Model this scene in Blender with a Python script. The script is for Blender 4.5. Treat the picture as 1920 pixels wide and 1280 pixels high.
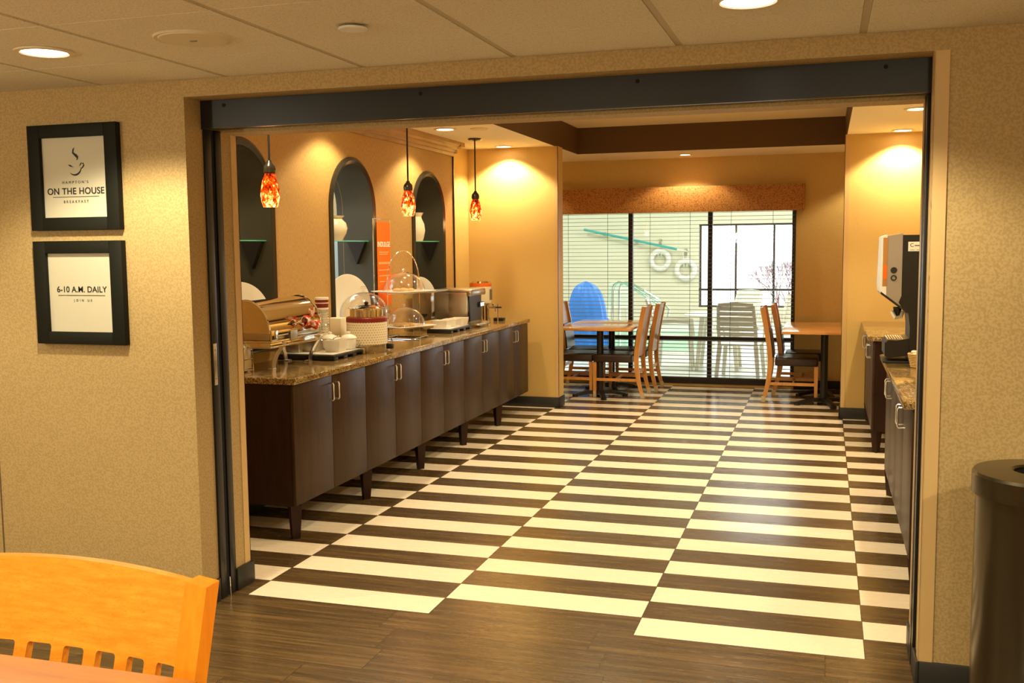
import bpy, bmesh, math, random
from mathutils import Vector, Matrix, Euler
PI = math.pi
S = bpy.context.scene
for o in list(bpy.data.objects): bpy.data.objects.remove(o)
COL = S.collection
random.seed(7)

# ------------------------------------------------------------------ camera, world, exposure
cam_d = bpy.data.cameras.new('camera'); cam = bpy.data.objects.new('camera', cam_d); COL.objects.link(cam)
YAW, PITCH, ROLL, FPX = 0.300858, 0.093911, 0.0098651, 1893.7
fw = Vector((-math.sin(YAW)*math.cos(PITCH), math.cos(YAW)*math.cos(PITCH), -math.sin(PITCH)))
rt = Vector((math.cos(YAW), math.sin(YAW), 0)); dn = fw.cross(rt)
r2 = rt*math.cos(ROLL)+dn*math.sin(ROLL); d2 = -rt*math.sin(ROLL)+dn*math.cos(ROLL)
mw = Matrix((r2, -d2, -fw)).transposed().to_4x4(); mw.translation = Vector((2.56517, -4.03722, 1.61632))
cam.matrix_world = mw
cam_d.sensor_width = 36; cam_d.lens = FPX/1920*36; cam_d.clip_end = 200; cam_d.clip_start = 0.02
S.camera = cam
w = bpy.data.worlds.new('world'); S.world = w; w.use_nodes = True
w.node_tree.nodes['Background'].inputs[0].default_value = (0.90, 0.95, 1.0, 1)
w.node_tree.nodes['Background'].inputs[1].default_value = 4.5
S.view_settings.view_transform = 'Standard'; S.view_settings.look = 'None'
S.view_settings.exposure = 0.0; S.view_settings.gamma = 1; S.view_settings.use_curve_mapping = False
WARM = (1.0, 0.85, 0.55); WARMA = (1.0, 0.89, 0.61)
P_B, P_WIN, P_A, P_POOL, P_PEND, P_BOWL = 66, 42, 108, 125, 1.6, 112

# ------------------------------------------------------------------ materials
def lin(c): return tuple(((x/255)/12.92 if x/255 <= .04045 else ((x/255+.055)/1.055)**2.4) for x in c)+(1,)
class NT:
    def __init__(s, name):
        s.m = bpy.data.materials.new(name); s.m.use_nodes = True; s.t = s.m.node_tree
        s.b = s.t.nodes['Principled BSDF']; s.out = s.t.nodes['Material Output']
    def n(s, ty, ins=None, **kw):
        nd = s.t.nodes.new(ty)
        for k, v in kw.items(): setattr(nd, k, v)
        for k, v in (ins or {}).items():
            if isinstance(v, bpy.types.NodeSocket): s.t.links.new(v, nd.inputs[k])
            else: nd.inputs[k].default_value = v
        return nd
    def math(s, op, a, b=0.0, c=None):
        ins = {0: a, 1: b}
        if c is not None: ins[2] = c
        return s.n('ShaderNodeMath', ins, operation=op).outputs[0]
    def link(s, a, b): s.t.links.new(a, b)
    def co(s, scale=(1, 1, 1), kind='Object', rot=(0, 0, 0)):
        c = s.n('ShaderNodeTexCoord').outputs[kind]
        return s.n('ShaderNodeMapping', {'Vector': c, 'Scale': scale, 'Rotation': rot}).outputs[0]
    def noise(s, vec, sc, det=3, rough=.5):
        return s.n('ShaderNodeTexNoise', {'Vector': vec, 'Scale': sc, 'Detail': det, 'Roughness': rough}).outputs[0]
    def ramp(s, f, stops):
        r = s.n('ShaderNodeValToRGB', {0: f}); e = r.color_ramp.elements
        while len(e) < len(stops): e.new(.5)
        for i, (p, c) in enumerate(stops): e[i].position = p; e[i].color = c
        return r.outputs[0]
    def mix(s, f, a, b):
        r = s.n('ShaderNodeMix', {0: f}, data_type='RGBA')
        for i, v in ((6, a), (7, b)):
            if isinstance(v, bpy.types.NodeSocket): s.link(v, r.inputs[i])
            else: r.inputs[i].default_value = v
        return r.outputs[2]
    def bump(s, h, st=.3, d=.002):
        b = s.n('ShaderNodeBump', {'Height': h, 'Strength': st, 'Distance': d}); s.link(b.outputs[0], s.b.inputs['Normal'])
    def col(s, v):
        if isinstance(v, bpy.types.NodeSocket): s.link(v, s.b.inputs['Base Color'])
        else: s.b.inputs['Base Color'].default_value = v
def plain(name, c, rough=.5, metal=0, spec=.5, nz=0, nsc=60, coat=0):
    t = NT(name); t.b.inputs['Roughness'].default_value = rough; t.b.inputs['Metallic'].default_value = metal
    t.b.inputs['Specular IOR Level'].default_value = spec; t.b.inputs['Coat Weight'].default_value = coat
    c = lin(c)
    if nz:
        f = t.noise(t.co(), nsc, 3); t.col(t.mix(f, tuple(x*(1-nz) for x in c[:3])+(1,), tuple(min(1, x*(1+nz)) for x in c[:3])+(1,)))
    else: t.col(c)
    return t.m
def wallpaper(name, c, c2, sc=90, stretch=(1, 1, 1), bump=.35):
    t = NT(name); v = t.co(stretch); f = t.noise(v, sc, 2, .5)
    g = t.ramp(f, [(.42, (0, 0, 0, 1)), (.56, (1, 1, 1, 1))])
    t.col(t.mix(g, lin(c), lin(c2))); t.b.inputs['Roughness'].default_value = .62; t.b.inputs['Specular IOR Level'].default_value = .3
    t.bump(g, bump, .0015); return t.m
def wood(name, a, b, rough=.35, axis=(1, 9, 9), sc=6, fleck=None, coat=0):
    t = NT(name); v = t.co(axis); f = t.noise(v, sc, 6, .6)
    c = t.mix(t.ramp(f, [(.3, (0, 0, 0, 1)), (.7, (1, 1, 1, 1))]), lin(a), lin(b))
    if fleck:
        g = t.noise(t.co((axis[0]*3, axis[1]*3, axis[2]*3)), 18, 2); c = t.mix(t.ramp(g, [(.62, (0, 0, 0, 1)), (.70, (.6, .6, .6, 1))]), c, lin(fleck))
    t.col(c); t.b.inputs['Roughness'].default_value = rough; t.b.inputs['Coat Weight'].default_value = coat; return t.m
def glassy(name, tint=(1, 1, 1), rough=.02, refl=1.0):
    t = NT(name); tr = t.n('ShaderNodeBsdfTransparent', {0: tint+(1,)}); gl = t.n('ShaderNodeBsdfGlossy', {0: (refl, refl, refl, 1), 'Roughness': rough})
    lw = t.n('ShaderNodeLayerWeight', {0: .5}).outputs['Facing']; fr = t.math('ADD', t.math('MULTIPLY', t.math('POWER', lw, 4.0), .6), .05)
    mx = t.n('ShaderNodeMixShader', {0: fr, 1: tr.outputs[0], 2: gl.outputs[0]})
    t.link(mx.outputs[0], t.out.inputs[0]); return t.m
def emit(name, c, st):
    t = NT(name); t.b.inputs['Emission Color'].default_value = c+(1,); t.b.inputs['Emission Strength'].default_value = st; t.col((.8, .8, .8, 1)); return t.m

W_, D_ = .914, .2074351
def floor_mat():
    t = NT('floor_vinyl'); c = t.n('ShaderNodeTexCoord').outputs['Object']; sx = t.n('ShaderNodeSeparateXYZ', {0: c})
    x, y = sx.outputs[0], sx.outputs[1]
    u = t.math('DIVIDE', x, W_); v = t.math('DIVIDE', y, D_); j = t.math('FLOOR', v)
    near = t.math('LESS_THAN', y, 0.0)
    rnd = t.n('ShaderNodeTexWhiteNoise', {'W': j}, noise_dimensions='1D').outputs[0]
    u2 = t.math('ADD', t.math('MULTIPLY', u, 1.0), t.math('MULTIPLY', t.math('MULTIPLY', rnd, near), 1.0))
    i = t.math('FLOOR', u2)
    par = t.math('FLOORED_MODULO', t.math('ADD', i, j), 2.0)
    white = t.math('MULTIPLY', t.math('LESS_THAN', par, .5), t.math('SUBTRACT', 1.0, near))
    cell = t.n('ShaderNodeCombineXYZ', {0: i, 1: j}).outputs[0]
    tone = t.n('ShaderNodeTexWhiteNoise', {'Vector': cell}, noise_dimensions='3D').outputs[0]
    off = t.n('ShaderNodeVectorMath', {0: c, 1: t.n('ShaderNodeCombineXYZ', {2: t.math('MULTIPLY', tone, 13.0)}).outputs[0]}, operation='ADD').outputs[0]
    sv = t.n('ShaderNodeMapping', {'Vector': off, 'Scale': (.9, 16, 1)}).outputs[0]
    g = t.noise(sv, 2.2, 5, .6)
    dark = t.ramp(g, [(.28, lin((62, 46, 27))), (.5, lin((90, 68, 40))), (.72, lin((116, 90, 54)))])
    dark = t.mix(t.math('MULTIPLY', tone, .4), dark, lin((60, 47, 30)))
    f2 = t.noise(c, 70, 2); cream = t.mix(f2, lin((234, 216, 188)), lin((245, 230, 204)))
    col = t.mix(white, dark, cream)
    fu = t.math('FRACT', u2); fv = t.math('FRACT', v)
    du = t.math('MULTIPLY', t.math('MINIMUM', fu, t.math('SUBTRACT', 1.0, fu)), W_)
    dv = t.math('MULTIPLY', t.math('MINIMUM', fv, t.math('SUBTRACT', 1.0, fv)), D_)
    gap = t.math('LESS_THAN', t.math('MINIMUM', du, dv), .0022)
    col = t.mix(gap, col, lin((62, 48, 30)))
    t.col(col); rg = t.math('ADD', t.math('MULTIPLY', t.noise(sv, 5, 3), .12), .2)
    t.link(rg, t.b.inputs['Roughness']); t.b.inputs['Specular IOR Level'].default_value = .5
    t.bump(t.math('SUBTRACT', g, t.math('MULTIPLY', gap, .8)), .06, .001); return t.m
def granite():
    t = NT('granite'); v = t.co(); a = t.n('ShaderNodeTexVoronoi', {'Vector': v, 'Scale': 190}).outputs['Color']
    h = t.n('ShaderNodeSeparateColor', {0: a}).outputs[0]
    c = t.ramp(h, [(0, lin((60, 42, 24))), (.3, lin((110, 82, 44))), (.6, lin((160, 126, 74))), (.9, lin((196, 168, 112)))])
    n = t.noise(v, 18, 4); c = t.mix(t.ramp(n, [(.4, (0, 0, 0, 1)), (.7, (.55, .55, .55, 1))]), c, lin((92, 66, 36)))
    t.col(c); t.b.inputs['Roughness'].default_value = .09; return t.m
def tile_mat():
    t = NT('ceiling_tile'); v = t.co(); f = t.noise(v, 120, 4, .7)
    t.col(t.mix(t.ramp(f, [(.35, (0, 0, 0, 1)), (.5, (1, 1, 1, 1))]), lin((206, 194, 164)), lin((230, 220, 194)))); t.b.inputs['Roughness'].default_value = .9
    t.bump(f, .5, .003); return t.m
def popcorn():
    t = NT('ceiling_texture'); v = t.co(); f = t.noise(v, 55, 4, .7); t.col(lin((242, 230, 202))); t.b.inputs['Roughness'].default_value = .85; t.bump(f, .8, .006); return t.m
def shade_mat():
    t = NT('art_glass'); v = t.co((1, 1, .75)); f = t.noise(v, 34, 4, .7)
    z = t.n('ShaderNodeSeparateXYZ', {0: t.n('ShaderNodeTexCoord').outputs['Object']}).outputs[2]
    zz = t.math('MULTIPLY', t.math('ADD', z, .20), 1.7)   # object origin at the shade top, z runs -0.21..0
    k = t.math('SUBTRACT', f, t.math('MULTIPLY', t.math('SUBTRACT', zz, .12), .42))
    c = t.ramp(k, [(.32, (.04, .004, .0, 1)), (.44, (.70, .03, .0, 1)), (.52, (1.0, .12, .01, 1)), (.60, (1, .5, .12, 1)), (.72, (1, .85, .5, 1))])
    s_ = t.ramp(k, [(.32, (.02, .02, .02, 1)), (.46, (.25, .25, .25, 1)), (.60, (1, 1, 1, 1))])
    t.col(c); t.link(c, t.b.inputs['Emission Color']); t.link(t.math('MULTIPLY', t.n('ShaderNodeSeparateColor', {0: s_}).outputs[0], 4.0), t.b.inputs['Emission Strength'])
    t.b.inputs['Roughness'].default_value = .08; return t.m
def dotted():
    t = NT('kettle_wrap'); sx = t.n('ShaderNodeSeparateXYZ', {0: t.n('ShaderNodeTexCoord').outputs['Object']})
    ang = t.math('MULTIPLY', t.math('ARCTAN2', sx.outputs[1], sx.outputs[0]), 7.3); row = t.math('DIVIDE', sx.outputs[2], .0165); rf = t.math('FLOOR', row)
    fu = t.math('SUBTRACT', t.math('FRACT', t.math('ADD', ang, t.math('MULTIPLY', rf, .5))), .5); fv = t.math('SUBTRACT', t.math('FRACT', row), .5)
    d = t.math('SQRT', t.math('ADD', t.math('POWER', fu, 2.0), t.math('POWER', fv, 2.0)))
    t.col(t.mix(t.math('LESS_THAN', d, .17), lin((238, 224, 190)), lin((120, 90, 60)))); t.b.inputs['Roughness'].default_value = .3; return t.m
def cloth_check():
    t = NT('red_white_cloth'); v = t.co(); vo = t.n('ShaderNodeTexVoronoi', {'Vector': v, 'Scale': 42}).outputs['Color']
    t.col(t.ramp(t.n('ShaderNodeSeparateColor', {0: vo}).outputs[0], [(.45, lin((240, 226, 208))), (.5, lin((214, 70, 34)))])); t.b.inputs['Roughness'].default_value = .8; return t.m
def damask():
    t = NT('valance_fabric'); v = t.co(); f = t.noise(v, 38, 2, .4)
    g = t.ramp(t.math('ABSOLUTE', t.math('SUBTRACT', f, .5)), [(.02, (1, 1, 1, 1)), (.05, (0, 0, 0, 1))])
    t.col(t.mix(g, lin((184, 124, 56)), lin((140, 86, 34)))); t.b.inputs['Roughness'].default_value = .6; return t.m
def orange_sign():
    t = NT('orange_card'); t.col(lin((252, 112, 10))); t.b.inputs['Roughness'].default_value = .6; t.b.inputs['Specular IOR Level'].default_value = .2; return t.m

M = dict(
 floor=floor_mat(), granite=granite(), tile=tile_mat(), popcorn=popcorn(), shade=shade_mat(), dotted=dotted(), cloth=cloth_check(), damask=damask(),
 wallA=wallpaper('wallpaper_beige', (170, 142, 92), (184, 156, 106), 110, bump=.15), wallB=wallpaper('wallpaper_gold', (208, 172, 100), (214, 180, 110), 150, bump=.1),
 wallN=wallpaper('wallpaper_grasscloth', (178, 138, 76), (194, 154, 90), 60, (1, 4, .6), bump=.15),
 trim=plain('corner_guard', (206, 170, 112), .5), grid=plain('grid_bar', (196, 182, 146), .6), gap=plain('tile_gap', (110, 84, 50), .9),
 black=plain('black_metal', (26, 24, 23), .34, .2), blackp=plain('black_plastic', (26, 24, 22), .38, nz=.1), base=plain('rubber_base', (34, 32, 28), .45),
 slot=plain('slot_shadow_black', (8, 8, 8), .9), bronze=plain('dark_bronze', (66, 60, 48), .25, .5), niche=plain('niche_paint', (62, 58, 42), .45, nz=.08, nsc=5),
 mirror=plain('mirror', (225, 235, 235), .02, 1), glass=glassy('clear_glass'), winglass=glassy('window_glass', (.98, .99, 1), refl=.8), green=plain('glass_edge', (70, 190, 150), .15),
 acrylic=glassy('clear_acrylic', (.97, .95, .92), .04), esp=wood('espresso_wood', (50, 33, 20), (66, 44, 26), .36, (6, 6, .7), 5), espside=wood('espresso_side', (36, 20, 13), (52, 30, 20), .35, (6, 6, .7), 5),
 handle=plain('brushed_nickel', (238, 234, 226), .3, 1), steel=plain('polished_steel', (226, 214, 190), .07, 1), steelr=plain('satin_steel', (190, 180, 160), .28, 1),
 chrome=plain('chrome', (235, 235, 235), .05, 1), white=plain('white_china', (244, 238, 222), .18), cream=plain('cream_ceramic', (240, 226, 190), .25),
 platec=plain('white_melamine', (236, 234, 224), .3), maroon=plain('maroon_band', (128, 34, 24), .35), orange=plain('orange_band', (244, 112, 20), .35), osign=orange_sign(),
 beech=wood('beech', (204, 140, 66), (222, 160, 84), .3, (9, 9, .8), 5), top=wood('beech_top', (214, 146, 74), (232, 168, 94), .22, (1, 12, 12), 5, coat=.3),
 oak=wood('orange_oak', (226, 134, 26), (242, 160, 48), .28, (2, 10, 10), 7, (196, 100, 20), .3), oakpost=wood('orange_oak_post', (236, 130, 14), (246, 146, 24), .3, (10, 10, 1), 6),
 oaktop=wood('orange_oak_table', (158, 92, 16), (188, 116, 28), .35, (1, 10, 10), 4, coat=.1),
 leather=plain('brown_leather', (52, 34, 24), .32, nz=.15, nsc=30), backw=wood('back_veneer', (170, 118, 62), (190, 136, 76), .3, (9, 9, .8), 4),
 frame=plain('picture_frame', (22, 22, 14), .6, spec=.2), mat=plain('sign_card', (200, 192, 168), .5), ink=plain('ink', (28, 28, 26), .6), inkl=plain('ink_light', (90, 88, 78), .6),
 paper=plain('paper_white', (240, 232, 214), .6), silver=plain('silver_face', (176, 168, 158), .35, .5), binm=plain('bin_metal', (92, 84, 66), .24, .9, nz=.12, nsc=3), holem=plain('hole_black', (4, 4, 4), .9),
 poolw=plain('pool_wall_paint', (226, 222, 196), .7), poolf=plain('pool_deck', (206, 212, 206), .35, nz=.06, nsc=3), water=plain('pool_water', (110, 200, 180), .04), blue=plain('blue_vinyl', (40, 130, 236), .45, nz=.25, nsc=4),
 resin=plain('white_resin', (232, 232, 218), .4), teal=plain('teal_paint', (60, 176, 168), .35), snow=plain('pale_ground', (225, 228, 225), .9, nz=.05, nsc=1), twig=plain('twigs', (118, 78, 74), .8),
 slat=plain('blind_slat', (110, 102, 84), .5), darkbrown=plain('brown_paint', (92, 64, 30), .6), ceilc=plain('tray_cream', (232, 212, 166), .8), winframe=plain('window_frame_bronze', (46, 38, 30), .4, .3),
 lens=emit('lamp_lens', (1, .86, .62), 14), lensA=emit('lamp_lens_cool', (.86, .95, 1), 9), lensp=emit('pool_fill_lens', (1, 1, .95), 6), ringw=plain('lamp_trim', (226, 206, 166), .5),
 speakerc=plain('speaker_grille', (216, 204, 168), .7), ledlcd=emit('display_lcd', (.75, .85, 1), 1.2), wicker=plain('wicker', (206, 170, 104), .7, nz=.4, nsc=90), wred=plain('logo_gray', (120, 112, 96), .6), tip=plain('leg_tip', (214, 196, 156), .35, .4),
 card=plain('brown_menu', (120, 76, 40), .5, nz=.6, nsc=40), napk=plain('pastry', (226, 190, 130), .7, nz=.2, nsc=50), orangelite=plain('orange_lines', (255, 178, 110), .5),
)

# ------------------------------------------------------------------ mesh builder
class B:
    def __init__(s): s.bm = bmesh.new()
    def _xf(s, vs, mt):
        if mt is not None: bmesh.ops.transform(s.bm, matrix=mt, verts=vs)
    def box(s, x0, x1, y0, y1, z0, z1, bev=0, mt=None, seg=2):
        r = bmesh.ops.create_cube(s.bm, size=1); vs = r['verts']
        bmesh.ops.transform(s.bm, matrix=Matrix.Translation(((x0+x1)/2, (y0+y1)/2, (z0+z1)/2)) @ Matrix.Diagonal((abs(x1-x0), abs(y1-y0), abs(z1-z0), 1)), verts=vs)
        if bev:
            es = list({e for v in vs for e in v.link_edges})
            rr = bmesh.ops.bevel(s.bm, geom=es, offset=bev, segments=seg, affect='EDGES', profile=.5); vs = list({v for v in rr['verts']} | {v for v in vs if v.is_valid})
        s._xf(vs, mt); return s
    def prism(s, pts, axis, a, b, mt=None):
        """pts in the plane normal to axis: x->(y,z), y->(x,z), z->(x,y)"""
        def q(p, t): return {'x': (t, p[0], p[1]), 'y': (p[0], t, p[1]), 'z': (p[0], p[1], t)}[axis]
        A = [s.bm.verts.new(q(p, a)) for p in pts]; C = [s.bm.verts.new(q(p, b)) for p in pts]; n = len(pts)
        s.bm.faces.new(A); s.bm.faces.new(C[::-1])
        for i in range(n): s.bm.faces.new((A[i], C[i], C[(i+1) % n], A[(i+1) % n]))
        s._xf(A+C, mt); return s
    def cyl(s, p0, p1, r0, r1=None, n=20, caps=True):
        r1 = r0 if r1 is None else r1; p0, p1 = Vector(p0), Vector(p1); d = p1-p0; q = d.to_track_quat('Z', 'Y').to_matrix()
        A = []; C = []
        for i in range(n):
            a = 2*PI*i/n; v = q @ Vector((math.cos(a), math.sin(a), 0)); A.append(s.bm.verts.new(p0+v*r0)); C.append(s.bm.verts.new(p1+v*r1))
        for i in range(n): s.bm.faces.new((A[i], A[(i+1) % n], C[(i+1) % n], C[i]))
        if caps: s.bm.faces.new(A[::-1]); s.bm.faces.new(C)
        return s
    def tube(s, pts, r, n=8, closed=False, rect=None):
        pts = [Vector(p) for p in pts]; N = len(pts); rings = []; up = None
        for i, p in enumerate(pts):
            a = pts[(i-1) % N] if (closed or i) else p; b = pts[(i+1) % N] if (closed or i < N-1) else p
            t = (b-a).normalized()
            if up is None: up = Vector((0, 0, 1)) if abs(t.z) < .9 else Vector((1, 0, 0))
            if rect: up = Vector(rect[2])
            sd = t.cross(up).normalized(); u2 = sd.cross(t).normalized()
            if not rect: up = u2
            rr = r[i] if isinstance(r, (list, tuple)) else r
            if rect: offs = [(-1, -1), (1, -1), (1, 1), (-1, 1)]; ring = [s.bm.verts.new(p+sd*x*rect[0]*rr+u2*y*rect[1]*rr) for x, y in offs]
            else: ring = [s.bm.verts.new(p+(sd*math.cos(2*PI*k/n)+u2*math.sin(2*PI*k/n))*rr) for k in range(n)]
            rings.append(ring)
        m = len(rings[0])
        for i in range(N if closed else N-1):
            A, C = rings[i], rings[(i+1) % N]
            for k in range(m): s.bm.faces.new((A[k], A[(k+1) % m], C[(k+1) % m], C[k]))
        if not closed: s.bm.faces.new(rings[0][::-1]); s.bm.faces.new(rings[-1])
        return s
    def lathe(s, prof, c=(0, 0, 0), n=32, mt=None, closed=False):
        rings = []; vs = []
        for r, z in prof:
            if r < 1e-5: v = s.bm.verts.new((c[0], c[1], c[2]+z)); rings.append([v]); vs.append(v)
            else:
                ring = [s.bm.verts.new((c[0]+r*math.cos(2*PI*k/n), c[1]+r*math.sin(2*PI*k/n), c[2]+z)) for k in range(n)]; rings.append(ring); vs += ring
        for A, C in zip(rings, rings[1:]):
            for k in range(n):
                a, b, c2, d = A[k % len(A)], A[(k+1) % len(A)], C[(k+1) % len(C)], C[k % len(C)]
                f = [];  [f.append(v) for v in (a, b, c2, d) if v not in f]
                if len(f) > 2: s.bm.faces.new(f)
        s._xf(vs, mt); return s
    def ball(s, c, r, sc=(1, 1, 1), n=16):
        x = bmesh.ops.create_uvsphere(s.bm, u_segments=n, v_segments=n//2+2, radius=r)
        bmesh.ops.transform(s.bm, matrix=Matrix.Translation(c) @ Matrix.Diagonal((*sc, 1)), verts=x['verts']); return s
    def grid(s, fn, nu, nv):
        V = [[s.bm.verts.new(fn(i/nu, j/nv)) for j in range(nv+1)] for i in range(nu+1)]
        for i in range(nu):
            for j in range(nv): s.bm.faces.new((V[i][j], V[i+1][j], V[i+1][j+1], V[i][j+1]))
        return s
    def obj(s, name, mat, parent=None, loc=None, rot=None, angle=32, solid=0, kind=None, label=None, fixn=True):
        if fixn: bmesh.ops.recalc_face_normals(s.bm, faces=s.bm.faces)
        ca = math.radians(angle)
        for f in s.bm.faces: f.smooth = True
        for e in s.bm.edges: e.smooth = len(e.link_faces) == 2 and e.calc_face_angle(0) < ca
        me = bpy.data.meshes.new(name); s.bm.to_mesh(me); s.bm.free()
        o = bpy.data.objects.new(name, me); COL.objects.link(o); me.materials.append(mat)
        if parent: o.parent = parent
        if loc: o.location = loc
        if rot: o.rotation_euler = rot
        if solid: md = o.modifiers.new('solid', 'SOLIDIFY'); md.thickness = solid; md.offset = 0
        if kind: o['kind'] = kind
        if label: o['label'] = label
        return o
def struct(name, b, mat, parent=None, **k):
    return b.obj(name, mat, parent, kind='structure' if parent is None else None, **k)
def thing(name, label, cat, loc=(0, 0, 0), rz=0, group=None):
    o = bpy.data.objects.new(name, None); o.empty_display_size = .05; COL.objects.link(o); o.location = loc; o.rotation_euler = (0, 0, rz)
    o['label'] = label; o['category'] = cat
    if group: o['group'] = group
    return o
def tag(o, label, cat, group=None):
    o['label'] = label; o['category'] = cat
    if group: o['group'] = group
    return o
KIDS = {}
def copy_tree(o, label=None, loc=None, rz=None):
    def rec(s_, par):
        c = s_.copy(); COL.objects.link(c); c.parent = par
        for ch in s_.children: rec(ch, c)
        return c
    bpy.context.view_layer.update()
    c = rec(o, None)
    if label: c['label'] = label
    if loc: c.location = loc
    if rz is not None: c.rotation_euler = (0, 0, rz)
    return c
def text(body, size, mat, parent, name, loc, rot, ext=.0006, spacing=1.0, scale=(1, 1, 1), bold=0):
    cu = bpy.data.curves.new(name, 'FONT'); cu.body = body; cu.size = size; cu.align_x = 'CENTER'; cu.align_y = 'CENTER'; cu.extrude = ext; cu.space_character = spacing; cu.offset = bold
    t = bpy.data.objects.new(name, cu); COL.objects.link(t); bpy.context.view_layer.update()
    me = bpy.data.meshes.new_from_object(t.evaluated_get(bpy.context.evaluated_depsgraph_get())); bpy.data.objects.remove(t)
    o = bpy.data.objects.new(name, me); COL.objects.link(o); me.materials.clear(); me.materials.append(mat); o.parent = parent; o.location = loc; o.rotation_euler = rot; o.scale = scale
    return o
def spot(parent, power, color, size=2.2, blend=.35, loc=(0, 0, -.035), rad=.045, name='bulb'):
    l = bpy.data.lights.new(name, 'SPOT'); l.energy = power; l.color = color; l.spot_size = size; l.spot_blend = blend; l.shadow_soft_size = rad
    o = bpy.data.objects.new(name, l); COL.objects.link(o); o.parent = parent; o.location = loc; return o

# ------------------------------------------------------------------ shell
ZA, ZB, ZO = 2.343, 2.59, 2.27
FY, BY = -.22, .17           # front wall faces
XL, XR = -.09, 2.915         # opening sides
struct('floor', B().box(-3.6, 5.0, -7.2, 7.62, -.05, 0), M['floor'])
# near room
struct('wall_front', B().box(-3.6, XL, FY, BY, 0, 2.85).box(XR, 5.0, FY, BY, 0, 2.85).box(XL, XR, FY, -.10, ZO, 2.85).box(XL, XR, -.10, BY, 2.29, 2.85).box(XL, XR, .035, BY, 2.142, 2.29), M['wallA'])
struct('wall_left', B().box(-3.75, -3.6, -7.2, FY, 0, 2.6), M['wallA'])
struct('wall_right', B().box(5.0, 5.15, -7.2, FY, 0, 2.6), M['wallA'])
struct('wall_back', B().box(-3.75, 5.15, -7.35, -7.2, 0, 2.6), M['wallA'])
# tiled ceiling: tiles of their own thickness between bars
P0, G0 = .129, .6367
cb = B(); gb = B()
xs = [P0+G0*k for k in range(-6, 9)]; ys = [-.64-G0*k for k in range(-1, 12)]
for xa in xs:
    for yb in ys:
        x0, x1, y1, y0 = xa+.013, xa+G0-.013, min(yb-.003, FY-.004), yb-G0+.003
        x0 = max(x0, -3.6); x1 = min(x1, 5.0); y0 = max(y0, -7.2)
        if x1-x0 > .02 and y1-y0 > .02: cb.box(x0, x1, y0, y1, ZA, ZA+.02)
ce = struct('ceiling', cb, M['tile'])
for xa in xs:
    if -3.6 < xa < 5: gb.box(xa-.012, xa+.012, -7.2, FY, ZA+.003, ZA+.02)
gb.obj('ceiling_grid', M['grid'], ce)
B().box(-3.6, 5, -7.2, FY, ZA+.02, ZA+.06).obj('gap_shadow_sheet', M['gap'], ce)  # dark sheet: shadow between the tiles put in as colour
# corner guards of the opening
struct('trim_1', B().box(XR-.004, XR+.045, FY-.005, FY+.0, .105, ZO).box(XR-.004, XR, FY-.005, FY+.05, .105, ZO), M['trim'])
struct('trim_3', B().box(XL, XL+.004, .125, BY+.004, .105, 2.142).box(XL-.045, XL+.004, BY, BY+.004, .105, 2.142), M['trim'])
struct('trim_4', B().box(XR-.004, XR, .125, BY+.004, .105, 2.142).box(XR-.004, XR+.045, BY, BY+.004, .105, 2.142), M['trim'])
struct('trim_5', B().box(-1.196, -1.19, FY-.003, FY, .1, ZA), M['gap'])
# rolling shutter: fascia and side guides
sh = thing('rolling_shutter', 'black metal rolling shutter housing and side guides lining the wide opening', 'shutter', (XL, -.10, 0))
B().box(-.02, XR-XL+.02, -.0, .03, 2.148-.0, ZO-.001).box(-.02, XR-XL+.02, .03, .125, 2.16, 2.175).obj('fascia', M['black'], sh)
for xx in (.12, 1.05, 1.95, 2.85): B().cyl((xx, -.003, 2.245), (xx, 0, 2.245), .008, n=10).obj('screw', M['slot'], sh)
B().box(0, XR-XL, -.003, .0, 2.146, 2.1505).obj('bottom_edge', M['bronze'], sh)
for s_ in (0, 1):
    g = B(); x0, x1 = (0, .012) if s_ == 0 else (XR-XL-.012, XR-XL)
    g.box(x0, x1, .008, .055, 0, 2.15, .002); g.box(x0, x1, .088, .134, 0, 2.15, .002)
    go = g.obj('side_guide', M['black'], sh)
    B().box(x0+(0 if s_ == 0 else .008), x1-(.008 if s_ == 0 else 0), .055, .088, 0, 2.15).obj('guide_slot', M['slot'], go)
    if s_ == 0:
        B().box(.012, .014, .012, .036, 1.0, 1.19, .0005).cyl((.014, .024, 1.03), (.016, .024, 1.03), .004, n=8).cyl((.014, .024, 1.16), (.016, .024, 1.16), .004, n=8).obj('latch_plate', M['steelr'], go, label='satin metal latch plate')
        B().cyl((.02, .07, .002), (.016, .07, .09), .003, n=8).obj('latch_pin', M['chrome'], go)
# baseboards
bh = .105
struct('baseboard_front', B().box(-3.6, XL-.0, FY-.012, FY, 0, bh, .003).box(XR-.0, 5.0, FY-.012, FY, 0, bh, .003).box(XL, XL+.012, FY-.012, -.095, 0, bh, .003).box(XR-.012, XR, FY-.012, -.095, 0, bh, .003), M['base'])
struct('baseboard_opening', B().box(XL, XL+.02, .035, BY+.012, 0, bh, .003).box(XR-.012, XR, .035, BY+.012, 0, bh, .003), M['base'])

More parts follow.
